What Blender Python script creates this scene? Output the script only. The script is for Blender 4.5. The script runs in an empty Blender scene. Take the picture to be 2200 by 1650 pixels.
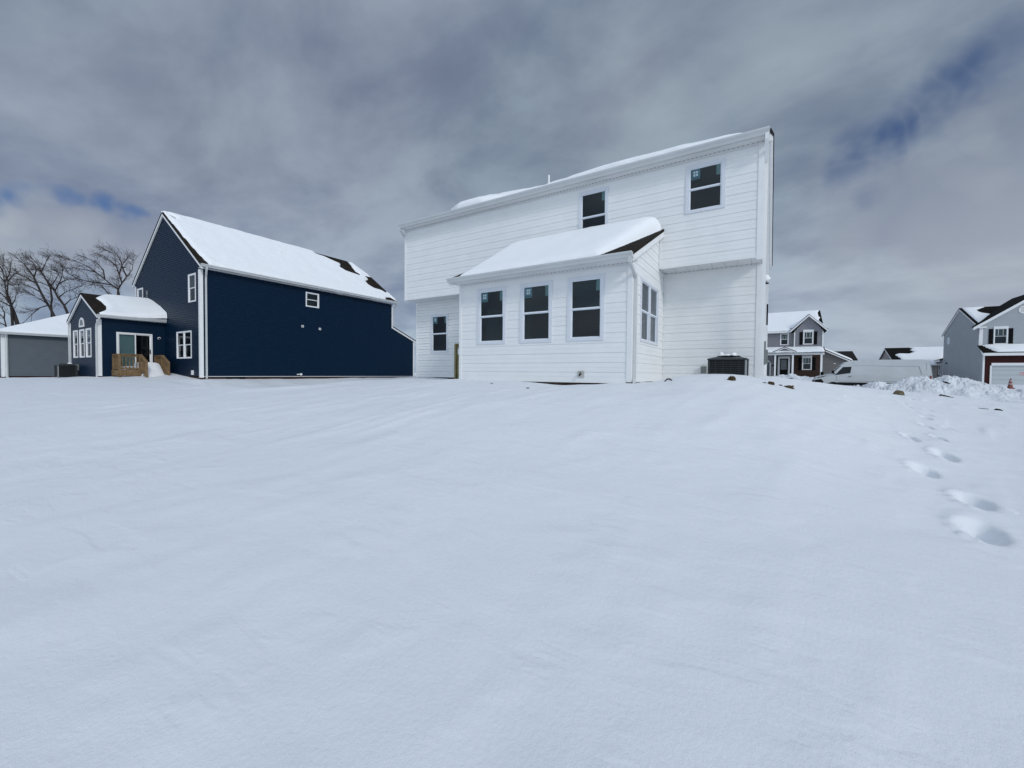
import bpy, math, random
import numpy as np
from mathutils import Vector
R=math.radians
rnd=random.Random(7)
sc=bpy.context.scene
COL=sc.collection
# ------------------------------------------------------------------ materials
MATS={}
def mat(name, col, rough=.6, spec=.5, bump=None, metal=0., fac=None):
    """bump: list of (kind, scale, strength, distance)"""
    m=bpy.data.materials.new(name); m.use_nodes=True
    nt=m.node_tree; b=nt.nodes['Principled BSDF']
    b.inputs['Base Color'].default_value=(*col,1); b.inputs['Roughness'].default_value=rough
    b.inputs['Specular IOR Level'].default_value=spec; b.inputs['Metallic'].default_value=metal
    tc=nt.nodes.new('ShaderNodeTexCoord')
    if fac:   # colour variation: (scale, amount)
        n=nt.nodes.new('ShaderNodeTexNoise'); n.inputs['Scale'].default_value=fac[0]; n.inputs['Detail'].default_value=5
        nt.links.new(tc.outputs['Object'],n.inputs['Vector'])
        r=nt.nodes.new('ShaderNodeMapRange'); r.inputs['From Min'].default_value=.3; r.inputs['From Max'].default_value=.7
        r.inputs['To Min'].default_value=1-fac[1]; r.inputs['To Max'].default_value=1+fac[1]
        nt.links.new(n.outputs['Fac'],r.inputs['Value'])
        mx=nt.nodes.new('ShaderNodeVectorMath'); mx.operation='SCALE'; mx.inputs[0].default_value=col
        nt.links.new(r.outputs['Result'],mx.inputs['Scale']); nt.links.new(mx.outputs[0],b.inputs['Base Color'])
    prev=None
    for (sc_,st,di) in (bump or []):
        n=nt.nodes.new('ShaderNodeTexNoise'); n.inputs['Scale'].default_value=sc_; n.inputs['Detail'].default_value=4
        nt.links.new(tc.outputs['Object'],n.inputs['Vector'])
        u=nt.nodes.new('ShaderNodeBump'); u.inputs['Strength'].default_value=st; u.inputs['Distance'].default_value=di
        nt.links.new(n.outputs['Fac'],u.inputs['Height'])
        if prev: nt.links.new(prev.outputs['Normal'],u.inputs['Normal'])
        prev=u
    if prev: nt.links.new(prev.outputs['Normal'],b.inputs['Normal'])
    MATS[name]=m
    return m
W_SIDE=mat('white_vinyl',(.80,.805,.80),.5,.4,[(60,.25,.002),(1.1,.25,.02)],fac=(2.2,.025))
W_TRIM=mat('white_trim',(.80,.80,.80),.45,.4,[(20,.1,.002)],fac=(3,.03))
W_GUT=mat('white_aluminium',(.56,.575,.575),.35,.5,[(3,.1,.01)],fac=(2,.04))
W_SOF=mat('white_soffit',(.70,.71,.71),.55,.4)
W_FILM=mat('window_vinyl',(.68,.70,.75),.35,.5)
W_SASH=mat('window_sash',(.78,.82,.87),.35,.5)
N_SIDE=mat('navy_vinyl',(.0010,.0135,.036),.42,.16)
G_SIDE=mat('grey_vinyl',(.105,.125,.145),.5,.4,fac=(2,.05))
PG_SIDE=mat('grey_batten',(.235,.23,.25),.6,.3,fac=(2,.05))
RG_SIDE=mat('cool_grey_vinyl',(.40,.425,.45),.55,.3,fac=(1,.04))
WG_SIDE=mat('taupe_vinyl',(.17,.165,.16),.6,.3)
BG_SIDE=mat('beige_vinyl',(.34,.31,.29),.6,.3)
SOIL=mat('clod_soil',(.085,.06,.035),.95,.1,[(40,.8,.02),(9,.6,.03)],fac=(14,.5))
DARKW=mat('dark_debris',(.012,.01,.009),.9,.1)
ROCK=mat('tan_stone',(.12,.10,.065),.9,.2,[(30,.6,.02)],fac=(9,.35))
BRICK=mat('brown_brick',(.055,.034,.027),.85,.2,[(25,.4,.01)],fac=(12,.3))
RBRICK=mat('red_brick',(.040,.012,.011),.85,.2,fac=(8,.2))
BLACK=mat('black_paint',(.005,.005,.006),.8,.12)
DOORB=mat('black_door',(.006,.006,.007),.7,.15)
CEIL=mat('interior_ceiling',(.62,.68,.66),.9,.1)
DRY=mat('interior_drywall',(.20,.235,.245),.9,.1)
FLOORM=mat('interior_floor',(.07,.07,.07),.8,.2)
BLIND=mat('window_blind',(.34,.40,.40),.8,.1)
METG=mat('grey_metal',(.16,.18,.175),.5,.5,fac=(5,.08))
ACM=mat('condenser_metal',(.018,.021,.024),.45,.5)
ACL=mat('condenser_coil',(.010,.012,.013),.6,.3)
POSTL=mat('condenser_post',(.25,.27,.27),.4,.5)
STICK=mat('sticker_paper',(.42,.55,.58),.6,.2)
STICKB=mat('sticker_ink',(.09,.20,.30),.6,.2)
STICKT=mat('sticker_tag',(.46,.55,.52),.6,.2)
VANW=mat('white_car_paint',(.54,.56,.57),.3,.5,fac=(1,.05))
VANL=mat('panel_gap',(.16,.17,.18),.6,.2)
RUBB=mat('black_rubber',(.012,.012,.013),.8,.2)
REDL=mat('red_lens',(.25,.012,.012),.3,.5)
HLAMP=mat('lamp_lens',(.10,.11,.12),.15,.6)
CONE=mat('cone_orange',(.24,.085,.07),.6,.3); CONEW=mat('cone_collar',(.45,.36,.36),.6,.3)
SIGNR=mat('sign_red',(.5,.05,.05),.6,.2); SIGNW=mat('sign_white',(.7,.7,.7),.6,.2)
BARK=mat('bark',(.045,.038,.036),.95,.1,[(14,.5,.03)]); TWIG=mat('twig',(.052,.041,.039),.95,.1)
WOOD=mat('treated_pine',(.20,.13,.068),.8,.2,[(30,.3,.005)],fac=(6,.25)); WOOD2=mat('green_treated_pine',(.22,.19,.085),.8,.2,fac=(8,.3))
ASPH=mat('wet_asphalt',(.035,.037,.04),.6,.4)

def shingle_mat():
    m=mat('shingles',(.03,.022,.016),.95,.15)
    nt=m.node_tree; b=nt.nodes['Principled BSDF']; tc=nt.nodes.new('ShaderNodeTexCoord')
    mp=nt.nodes.new('ShaderNodeMapping')
    br=nt.nodes.new('ShaderNodeTexBrick'); br.inputs['Scale'].default_value=1
    br.inputs['Brick Width'].default_value=.32; br.inputs['Row Height'].default_value=.14; br.inputs['Mortar Size'].default_value=.008
    br.inputs['Color1'].default_value=(.036,.026,.018,1); br.inputs['Color2'].default_value=(.016,.012,.009,1); br.inputs['Mortar'].default_value=(.006,.005,.004,1)
    nt.links.new(tc.outputs['UV'],br.inputs['Vector'])
    n=nt.nodes.new('ShaderNodeTexNoise'); n.inputs['Scale'].default_value=7; nt.links.new(tc.outputs['UV'],n.inputs['Vector'])
    mx=nt.nodes.new('ShaderNodeMixRGB'); mx.blend_type='MULTIPLY'; mx.inputs[0].default_value=.6
    nt.links.new(br.outputs['Color'],mx.inputs[1]); nt.links.new(n.outputs['Color'],mx.inputs[2])
    nt.links.new(mx.outputs[0],b.inputs['Base Color'])
    u=nt.nodes.new('ShaderNodeBump'); u.inputs['Strength'].default_value=.6; u.inputs['Distance'].default_value=.01
    nt.links.new(br.outputs['Fac'],u.inputs['Height']); u.invert=True; nt.links.new(u.outputs['Normal'],b.inputs['Normal'])
    return m
SHING=shingle_mat()

def snow_mat(name, col, big):
    m=mat(name,col,.62,.25)
    nt=m.node_tree; b=nt.nodes['Principled BSDF']; tc=nt.nodes.new('ShaderNodeTexCoord')
    prev=None
    specs=[((1,1,1),200,.45,.004),((1,1,1),40,.30,.009)]
    if big: specs+=[((.75,1.5,1),2.2,.26,.03),((.8,1.2,1),.8,.50,.08),((.6,1.6,1),7.,.22,.012)]
    for (s,k,st,di) in specs:
        mp=nt.nodes.new('ShaderNodeMapping'); mp.inputs['Scale'].default_value=s
        mp.inputs['Rotation'].default_value=(0,0,R(-76))
        nt.links.new(tc.outputs['Object'],mp.inputs['Vector'])
        n=nt.nodes.new('ShaderNodeTexNoise'); n.inputs['Scale'].default_value=k; n.inputs['Detail'].default_value=5 if k<10 else 2
        n.inputs['Distortion'].default_value=.4 if k<10 else 0
        nt.links.new(mp.outputs[0],n.inputs['Vector'])
        u=nt.nodes.new('ShaderNodeBump'); u.inputs['Strength'].default_value=st; u.inputs['Distance'].default_value=di
        nt.links.new(n.outputs['Fac'],u.inputs['Height'])
        if prev: nt.links.new(prev.outputs['Normal'],u.inputs['Normal'])
        prev=u
    if big:
        def nz(scale,det,sx,sy,off):
            mp=nt.nodes.new('ShaderNodeMapping'); mp.inputs['Scale'].default_value=(sx,sy,1); mp.inputs['Location'].default_value=(off,off,0); mp.inputs['Rotation'].default_value=(0,0,R(-76))
            nt.links.new(tc.outputs['Object'],mp.inputs['Vector']); n=nt.nodes.new('ShaderNodeTexNoise'); n.inputs['Scale'].default_value=scale; n.inputs['Detail'].default_value=det; n.inputs['Distortion'].default_value=.5
            nt.links.new(mp.outputs[0],n.inputs['Vector']); return n.outputs['Fac']
        def mr(v,a,b_,c,d):
            r=nt.nodes.new('ShaderNodeMapRange'); r.interpolation_type='SMOOTHSTEP'
            for q,w_ in zip(('From Min','From Max','To Min','To Max'),(a,b_,c,d)): r.inputs[q].default_value=w_
            nt.links.new(v,r.inputs['Value']); return r.outputs['Result']
        for (sc1,sx,sy,off,w1,st) in ((.45,.7,1.3,3.,.025,.27),(1.0,.7,1.7,11.,.04,.20),(2.6,.6,2.0,21.,.07,.15)):
            n=nz(sc1,3,sx,sy,off); stp=mr(n,.5-w1,.5+w1,0,1); mk=mr(nz(.35*sc1+.3,2,1,1,off*2),.50,.62,0,1)
            mu=nt.nodes.new('ShaderNodeMath'); mu.operation='MULTIPLY'; nt.links.new(stp,mu.inputs[0]); nt.links.new(mk,mu.inputs[1])
            u=nt.nodes.new('ShaderNodeBump'); u.inputs['Strength'].default_value=st; u.inputs['Distance'].default_value=.03
            nt.links.new(mu.outputs[0],u.inputs['Height']); nt.links.new(prev.outputs['Normal'],u.inputs['Normal']); prev=u
    nt.links.new(prev.outputs['Normal'],b.inputs['Normal'])
    return m
SNOWG=snow_mat('ground_snow',(.745,.762,.795),True)
PLOW=mat('plowed_snow',(.62,.64,.67),.7,.2,[(6,.6,.05),(25,.4,.01)],fac=(1.6,.16))
SNOWR=snow_mat('roof_snow_surface',(.87,.88,.90),False)

def glass_mat(name, tint, refl):
    m=bpy.data.materials.new(name); m.use_nodes=True; nt=m.node_tree
    for n in list(nt.nodes):
        if n.type!='OUTPUT_MATERIAL': nt.nodes.remove(n)
    o=[n for n in nt.nodes if n.type=='OUTPUT_MATERIAL'][0]
    t=nt.nodes.new('ShaderNodeBsdfTransparent'); t.inputs[0].default_value=(*tint,1)
    g=nt.nodes.new('ShaderNodeBsdfGlossy'); g.inputs['Roughness'].default_value=.015; g.inputs[0].default_value=(.9,.95,1,1)
    f=nt.nodes.new('ShaderNodeFresnel'); f.inputs[0].default_value=1.5
    mu=nt.nodes.new('ShaderNodeMath'); mu.operation='MULTIPLY'; mu.inputs[1].default_value=refl; mu.use_clamp=True
    mx=nt.nodes.new('ShaderNodeMixShader'); nt.links.new(f.outputs[0],mu.inputs[0]); nt.links.new(mu.outputs[0],mx.inputs[0])
    nt.links.new(t.outputs[0],mx.inputs[1]); nt.links.new(g.outputs[0],mx.inputs[2]); nt.links.new(mx.outputs[0],o.inputs[0])
    return m
GLASS=glass_mat('window_glass',(.56,.70,.72),1.05)
SCREEN=glass_mat('screened_glass',(.35,.37,.38),.7)

# ------------------------------------------------------------------ mesh helper
ORG={}
class MB:
    def __init__(s): s.v=[]; s.f=[]; s.m=[]; s.mi=0
    def quad(s,*p):
        n=len(s.v); s.v+= [tuple(q) for q in p]; s.f.append(tuple(range(n,n+len(p)))); s.m.append(s.mi)
    def box(s,x0,x1,y0,y1,z0,z1):
        s.hexa([(x0,y0,z0),(x1,y0,z0),(x1,y1,z0),(x0,y1,z0)],[(x0,y0,z1),(x1,y0,z1),(x1,y1,z1),(x0,y1,z1)]); return s
    def hexa(s,bot,top):
        n=len(s.v); k=len(bot); s.v+=[tuple(q) for q in bot]+[tuple(q) for q in top]
        s.f.append(tuple(range(n+k-1,n-1,-1))); s.f.append(tuple(range(n+k,n+2*k)))
        for i in range(k):
            j=(i+1)%k; s.f.append((n+i,n+j,n+k+j,n+k+i))
        s.m+=[s.mi]*(k+2); return s
    def prism(s,poly,ext):
        e=Vector(ext); return s.hexa(poly,[tuple(Vector(q)+e) for q in poly])
    def tube(s,pts,rad,n=8,cap=True,twist=0.):
        pts=[Vector(p) for p in pts]; k0=len(s.v)
        if not isinstance(rad,(list,tuple)): rad=[rad]*len(pts)
        t0=(pts[1]-pts[0]).normalized(); a=t0.orthogonal().normalized()
        if abs(t0.z)>.9: a=Vector((1,0,0)); a=(a-t0*a.dot(t0)).normalized()
        for i,p in enumerate(pts):
            if i==0: t=pts[1]-pts[0]
            elif i==len(pts)-1: t=pts[-1]-pts[-2]
            else: t=(pts[i+1]-pts[i]).normalized()+(pts[i]-pts[i-1]).normalized()
            t=t.normalized(); a=(a-t*a.dot(t)).normalized(); b=t.cross(a)
            for j in range(n):
                g=twist+2*math.pi*j/n; s.v.append(tuple(p+(a*math.cos(g)+b*math.sin(g))*rad[i]))
        for i in range(len(pts)-1):
            for j in range(n):
                q=(j+1)%n; s.f.append((k0+i*n+j,k0+i*n+q,k0+(i+1)*n+q,k0+(i+1)*n+j)); s.m.append(s.mi)
        if cap:
            s.f.append(tuple(range(k0+n-1,k0-1,-1))); m=k0+(len(pts)-1)*n; s.f.append(tuple(range(m,m+n))); s.m+=[s.mi]*2
        return s
    def build(s,name,material,parent=None,smooth=False,uv=None,bevel=0):
        org=ORG.get(parent,Vector((0,0,0))) if parent else Vector((0,0,0))
        return s._mk(name,material,parent,org,smooth,uv,bevel)
    def _mk(s,name,material,parent,org,smooth,uv,bevel):
        me=bpy.data.meshes.new(name)
        me.from_pydata([(v[0]-org[0],v[1]-org[1],v[2]-org[2]) for v in s.v],[],s.f)
        mats=material if isinstance(material,(list,tuple)) else [material]
        for q in mats: me.materials.append(q)
        if len(mats)>1: me.polygons.foreach_set('material_index',s.m)
        if smooth: me.polygons.foreach_set('use_smooth',[True]*len(me.polygons))
        if uv:
            l=me.uv_layers.new(name='UVMap'); U,V=Vector(uv[0]),Vector(uv[1])
            for lp in me.loops:
                c=Vector(s.v[lp.vertex_index]); l.data[lp.index].uv=(c.dot(U),c.dot(V))
        me.update()
        o=bpy.data.objects.new(name,me); COL.objects.link(o)
        if parent: o.parent=parent
        ORG[o]=org
        if bevel:
            b=o.modifiers.new('bevel','BEVEL'); b.width=bevel; b.segments=2; b.limit_method='ANGLE'
        return o
def build_each(mb,name,material,parent,**k):
    """one object per connected piece"""
    par=list(range(len(mb.v)))
    def find(a):
        while par[a]!=a: par[a]=par[par[a]]; a=par[a]
        return a
    for f in mb.f:
        for q in f[1:]: par[find(q)]=find(f[0])
    grp={}
    for f in mb.f: grp.setdefault(find(f[0]),[]).append(f)
    out=[]
    for fs in grp.values():
        n=MB(); mp={}
        for f in fs:
            for q in f:
                if q not in mp: mp[q]=len(n.v); n.v.append(mb.v[q])
            n.f.append(tuple(mp[q] for q in f)); n.m.append(0)
        out.append(n.build(name,material,parent,**k))
    return out
def solo(mb,name,material,label,cat,group=None,kind=None,base=None,**k):
    """one-mesh thing whose origin sits at its base"""
    if base is None:
        v=np.array(mb.v); base=((v[:,0].min()+v[:,0].max())/2,(v[:,1].min()+v[:,1].max())/2,v[:,2].min())
    base=Vector(base); o=mb._mk(name,material,None,base,k.get('smooth',False),k.get('uv'),k.get('bevel',0)); o.location=base
    tag(o,label,cat,group,kind); return o
def tag(o,label=None,cat=None,group=None,kind=None):
    if label: o['label']=label
    if cat: o['category']=cat
    if group: o['group']=group
    if kind: o['kind']=kind
def thing(name,loc,label,cat,group=None):
    o=bpy.data.objects.new(name,None); COL.objects.link(o); o.location=loc; o.empty_display_size=.3
    ORG[o]=Vector(loc); tag(o,label,cat,group); return o

# ------------------------------------------------------------------ numpy noise
def _h(ix,iy,s):
    h=(ix*374761393+iy*668265263+s*1442695041)&0xffffffff
    h=((h^(h>>13))*1274126177)&0xffffffff
    return ((h^(h>>16))&0xffff)/65535.0
def vnoise(x,y,s=0):
    x=np.asarray(x,float); y=np.asarray(y,float)
    ix=np.floor(x).astype(np.int64); iy=np.floor(y).astype(np.int64); fx=x-ix; fy=y-iy
    fx=fx*fx*fx*(fx*(fx*6-15)+10); fy=fy*fy*fy*(fy*(fy*6-15)+10)
    a=_h(ix,iy,s); b=_h(ix+1,iy,s); c=_h(ix,iy+1,s); d=_h(ix+1,iy+1,s)
    return (a*(1-fx)+b*fx)*(1-fy)+(c*(1-fx)+d*fx)*fy
def fbm(x,y,o=4,s=0):
    t=0;a=.5
    for i in range(o): t=t+a*(vnoise(x*2**i,y*2**i,s+i)-.5)*2; a*=.5
    return t

# ------------------------------------------------------------------ wall frames
class Fr:
    """wall frame: u runs along the wall, z up, n outwards"""
    def __init__(s,P0,U,N): s.P=Vector(P0); s.U=Vector(U); s.N=Vector(N)
    def p(s,u,z,n=0): return tuple(s.P+s.U*u+s.N*n+Vector((0,0,z)))
    def box(s,mb,u0,u1,z0,z1,n0,n1):
        mb.hexa([s.p(u0,z0,n0),s.p(u1,z0,n0),s.p(u1,z0,n1),s.p(u0,z0,n1)],[s.p(u0,z1,n0),s.p(u1,z1,n0),s.p(u1,z1,n1),s.p(u0,z1,n1)])
def FY(Y): return Fr((0,Y,0),(1,0,0),(0,-1,0))      # wall facing -Y, u = X
def FX(X,s=1): return Fr((X,0,0),(0,1,0),(s,0,0))     # wall facing +X (or -X), u = Y
PROF={'lap':(.127,[(0,.011,.001),(1,None,None)]),}
def siding(mb,fr,z0,z1,uL,uR,holes=(),style='lap',e=.127,zbase=None):
    if not callable(uL): a_=uL; uL=lambda z:a_
    if not callable(uR): b_=uR; uR=lambda z:b_
    zb=z0 if zbase is None else zbase
    if style=='double':   segs=[(0,.5,.0125,.007),(.5,1,.0105,.001)]; per=.2275
    elif style=='deep': segs=[(0,.46,.016,.008),(.46,.5,.0,.0),(.5,.93,.013,.002),(.93,1,-.012,-.012)]; per=.2275
    elif style=='flat':   segs=[(0,1,0,0)]; per=100.
    else:                 segs=[(0,.86,.015,.004),(.86,1,-.003,-.003)]; per=e
    zs=[z0]; kk=math.floor((z0-zb)/per)-1; bounds=[]
    while zb+kk*per<z1:
        for (a,b,o0,o1) in segs:
            bounds.append((zb+(kk+a)*per,zb+(kk+b)*per,o0,o1))
        kk+=1
    def strips(z):
        L,Rr=uL(z),uR(z); return L,Rr
    for i,(za,zb_,o0,o1) in enumerate(bounds):
        a=max(za,z0); b=min(zb_,z1)
        if b-a<1e-5: continue
        cuts=sorted({a,b}|{h[2] for h in holes if a<h[2]<b}|{h[3] for h in holes if a<h[3]<b})
        off=lambda z: o0+(o1-o0)*(z-za)/(zb_-za)
        for c,d in zip(cuts[:-1],cuts[1:]):
            mid=(c+d)/2; hs=sorted((h[0],h[1]) for h in holes if h[2]<mid<h[3])
            segsu=[]; cur=None
            edges=[]; 
            start=('L',)
            for h in hs: edges.append((start,h[0])); start=h[1]
            edges.append((start,('R',)))
            for s_,e_ in edges:
                s0,s1=(uL(c),uL(d)) if isinstance(s_,tuple) else (s_,s_)
                e0,e1=(uR(c),uR(d)) if isinstance(e_,tuple) else (e_,e_)
                if e0-s0<1e-4 and e1-s1<1e-4: continue
                e1=max(e1,s1)
                mb.quad(fr.p(s0,c,off(c)),fr.p(e0,c,off(c)),fr.p(e1,d,off(d)),fr.p(s1,d,off(d)))
            if c==cuts[0] and a==za and i>0 and a>z0+1e-5:   # underside lip of the course
                lo=bounds[i-1][3]
                for s_,e_ in edges:
                    s0=uL(c) if isinstance(s_,tuple) else s_; e0=uR(c) if isinstance(e_,tuple) else e_
                    if e0>s0: mb.quad(fr.p(s0,c,lo),fr.p(e0,c,lo),fr.p(e0,c,off(c)),fr.p(s0,c,off(c)))

def window(parent,fr,u0,u1,z0,z1,trim=.065,sash=.032,frame_mat=None,sash_mat=None,mull=None,lower=None,upper=None,tags=False,proud=.032,hung=True,back=None,label=None):
    """double-hung window: frame, sashes, panes (and stickers) as child meshes"""
    frame_mat=frame_mat or W_TRIM; sash_mat=sash_mat or W_TRIM; upper=upper or GLASS; lower=lower or GLASS
    mb=MB()
    fr.box(mb,u0,u0+trim,z0,z1,-.05,proud); fr.box(mb,u1-trim,u1,z0,z1,-.05,proud)
    fr.box(mb,u0+trim,u1-trim,z1-trim,z1,-.05,proud-.002); fr.box(mb,u0+trim,u1-trim,z0,z0+trim*.8,-.05,proud-.002)
    w=mb.build('window',frame_mat,parent)
    if label: w['label']=label
    a,b,c,d=u0+trim,u1-trim,z0+trim*.8,z1-trim
    spans=[(a,b)]
    if mull:
        m=(a+b)/2; spans=[(a,m-mull/2),(m+mull/2,b)]
        mm=MB(); fr.box(mm,m-mull/2,m+mull/2,c,d,-.05,proud-.004); mm.build('mullion',frame_mat,w)
    for a,b in spans:
        h=(c+d)/2; s=MB()
        if hung:
            for (p,q,n0,n1) in ((c,h,-.045,-.015),(h,d,-.02,.008)):
                fr.box(s,a,a+sash,p,q,n0,n1); fr.box(s,b-sash,b,p,q,n0,n1)
                fr.box(s,a+sash,b-sash,p,p+sash,n0,n1-.001); fr.box(s,a+sash,b-sash,q-sash*.7,q,n0,n1-.001)
            s.build('sash',sash_mat,w)
            for (p,q,n,mt) in ((c+sash,h-sash*.7,-.03,lower),(h+sash,d-sash*.7,-.008,upper)):
                g=MB(); g.quad(fr.p(a+sash,p,n),fr.p(b-sash,p,n),fr.p(b-sash,q,n),fr.p(a+sash,q,n)); g.build('pane',mt,w)
        else:
            fr.box(s,a,a+sash,c,d,-.03,.0); fr.box(s,b-sash,b,c,d,-.03,.0); fr.box(s,a+sash,b-sash,c,c+sash,-.03,-.001); fr.box(s,a+sash,b-sash,d-sash,d,-.03,-.001)
            s.build('sash',sash_mat,w)
            g=MB(); g.quad(fr.p(a+sash,c+sash,-.02),fr.p(b-sash,c+sash,-.02),fr.p(b-sash,d-sash,-.02),fr.p(a+sash,d-sash,-.02)); g.build('pane',upper,w)
        if tags:
            top=d-sash*.7-.004
            if tags!='right':
                k=MB(); x=a+sash+.015; fr.box(k,x,x+.21,top-.26,top,-.014,-.010); k.build('sticker',STICK,w)
                k=MB()
                fr.box(k,x+.03,x+.18,top-.19,top-.025,-.0095,-.0085)
                fr.box(k,x+.025,x+.185,top-.238,top-.213,-.0095,-.0085); k.build('sticker_print',STICKB,w)
                k=MB()
                for i in (0,1):
                    for j in (0,1):
                        fr.box(k,x+.045+i*.064,x+.098+i*.064,top-.178+j*.074,top-.118+j*.074,-.0082,-.0078)
                k.build('sticker_emblem',STICK,w)
            k=MB(); fr.box(k,b-sash-.10,b-sash-.005,top-.26,top,-.014,-.010); k.build('label_strip',STICKT,w)
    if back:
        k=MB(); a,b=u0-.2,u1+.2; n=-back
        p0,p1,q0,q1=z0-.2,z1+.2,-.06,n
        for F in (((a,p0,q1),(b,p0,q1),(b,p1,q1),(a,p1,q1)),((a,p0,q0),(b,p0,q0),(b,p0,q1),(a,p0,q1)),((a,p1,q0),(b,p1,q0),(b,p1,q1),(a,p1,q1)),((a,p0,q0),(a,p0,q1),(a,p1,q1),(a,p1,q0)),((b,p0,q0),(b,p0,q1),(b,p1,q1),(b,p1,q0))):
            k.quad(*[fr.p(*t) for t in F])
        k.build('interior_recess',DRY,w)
    return w

def gutter(mb,P0,P1,N,h=.135,d=.125):
    """K-style gutter; P0-P1 top back edge, N outward"""
    P0,P1,N=Vector(P0),Vector(P1),Vector(N); Z=Vector((0,0,1))
    pr=[(0,0),(0,-h),(d*.55,-h),(d*.70,-h*.62),(d*.92,-h*.36),(d,-h*.22),(d,0),(d-.015,0),(d-.015,-.03),(.01,-.03)]
    mb.prism([tuple(P0+N*a+Z*b) for a,b in pr],P1-P0)
def downspout(mb,pts,w=.07):
    mb.tube(pts,w*.62,4,twist=math.pi/4)

# ------------------------------------------------------------------ snow sheets on roofs
def sdist(u,v,poly):
    """signed distance to a polygon, positive inside"""
    d=np.full(u.shape,1e9); ins=np.zeros(u.shape,bool); n=len(poly)
    for i in range(n):
        x0,y0=poly[i]; x1,y1=poly[(i+1)%n]; ex,ey=x1-x0,y1-y0
        t=np.clip(((u-x0)*ex+(v-y0)*ey)/(ex*ex+ey*ey+1e-12),0,1)
        d=np.minimum(d,np.hypot(u-x0-t*ex,v-y0-t*ey))
        c=((y0>v)!=(y1>v)); 
        with np.errstate(divide='ignore',invalid='ignore'):
            c&=(u<(x1-x0)*(v-y0)/(y1-y0+1e-12)+x0)
        ins^=c
    return np.where(ins,d,-d)
def snow_sheet(name,label,P0,U,V,N,poly,holes=(),T=.15,cell=.08,edge=.12,clip=None,rough=.03,seed=0,group=None,wob=.06,extra=None):
    P0,U,V,N=[np.array(q,float) for q in (P0,U,V,N)]; N=N/np.linalg.norm(N)
    pu=[p[0] for p in poly]; pv=[p[1] for p in poly]
    u0,u1,v0,v1=min(pu),max(pu),min(pv),max(pv)
    if clip: u0,u1,v0,v1=max(u0,clip[0]),min(u1,clip[1]),max(v0,clip[2]),min(v1,clip[3])
    nu=int((u1-u0)/cell)+2; nv=int((v1-v0)/cell)+2
    u,v=np.meshgrid(np.linspace(u0,u1,nu),np.linspace(v0,v1,nv),indexing='ij')
    wu=u+wob*fbm(u*2.3+9,v*2.3,3,seed+11); wv=v+wob*fbm(u*2.3,v*2.3+5,3,seed+23)
    sd=sdist(wu,wv,poly)
    for h in holes: sd=np.minimum(sd,-sdist(wu,wv,h))
    Tt=T(u,v) if callable(T) else T
    t=Tt*(1-np.exp(-np.clip(sd,0,None)/edge))+rough*fbm(u*1.3,v*1.3,4,seed)*np.clip(sd/.5,0,1)-.012
    t=np.where(sd<=0,-.03,t)
    X=P0+u[...,None]*U+v[...,None]*V+t[...,None]*N
    keep=(sd>-.01); km=keep[:-1,:-1]|keep[1:,:-1]|keep[:-1,1:]|keep[1:,1:]
    idx=-np.ones((nu,nv),int); used=np.zeros((nu,nv),bool)
    for a in (0,1):
        for b in (0,1): used[a:nu-1+a,b:nv-1+b]|=km
    idx[used]=np.arange(used.sum())
    mb=MB(); mb.v=[tuple(q) for q in X[used]]
    ii,jj=np.nonzero(km)
    mb.f=[(int(idx[i,j]),int(idx[i+1,j]),int(idx[i+1,j+1]),int(idx[i,j+1])) for i,j in zip(ii,jj)]
    # skirts where the sheet is cut by the clip
    for i in range(nu-1):
        for j in (0,nv-1):
            jj2=0 if j==0 else nv-2
            if km[i,jj2]:
                a,b=int(idx[i,j]),int(idx[i+1,j]); n=len(mb.v)
                for q in ((i,j),(i+1,j)): mb.v.append(tuple(P0+u[q]*U+v[q]*V-.03*N))
                mb.f.append((a,b,n+1,n))
    for j in range(nv-1):
        for i in (0,nu-1):
            ii2=0 if i==0 else nu-2
            if km[ii2,j]:
                a,b=int(idx[i,j]),int(idx[i,j+1]); n=len(mb.v)
                for q in ((i,j),(i,j+1)): mb.v.append(tuple(P0+u[q]*U+v[q]*V-.03*N))
                mb.f.append((a,b,n+1,n))
    mb.m=[0]*len(mb.f)
    return solo(mb,name,SNOWR,label,'snow',group,smooth=True)
SG='snow lying on the roofs'

# ================================================================== WHITE HOUSE
YU,YL,YS,XS,XR,XL=11.763,12.406,9.278,-2.719,-.314,-12.529
XSl=-7.643; YB=25.1; ZB=-.17; Z2=2.895; ZT=5.66
wh=thing('white_house',(-6.5,18,-.6),'large white two storey house with an overhanging upper floor and a lean-to sunroom','house')
fU,fL,fS,fX,fXS=FY(YU),FY(YL),FY(YS),FX(XR),FX(XS)
WINU=[(-5.09,-4.17,3.94,5.475),(-2.055,-1.125,3.94,5.475)]
WINU=[(-5.09,-4.16,3.935,5.475),(-2.06,-1.125,4.245,5.48)]
WINS=[(-7.02,-6.07),(-5.63,-4.69),(-4.275,-3.345)]
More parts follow.
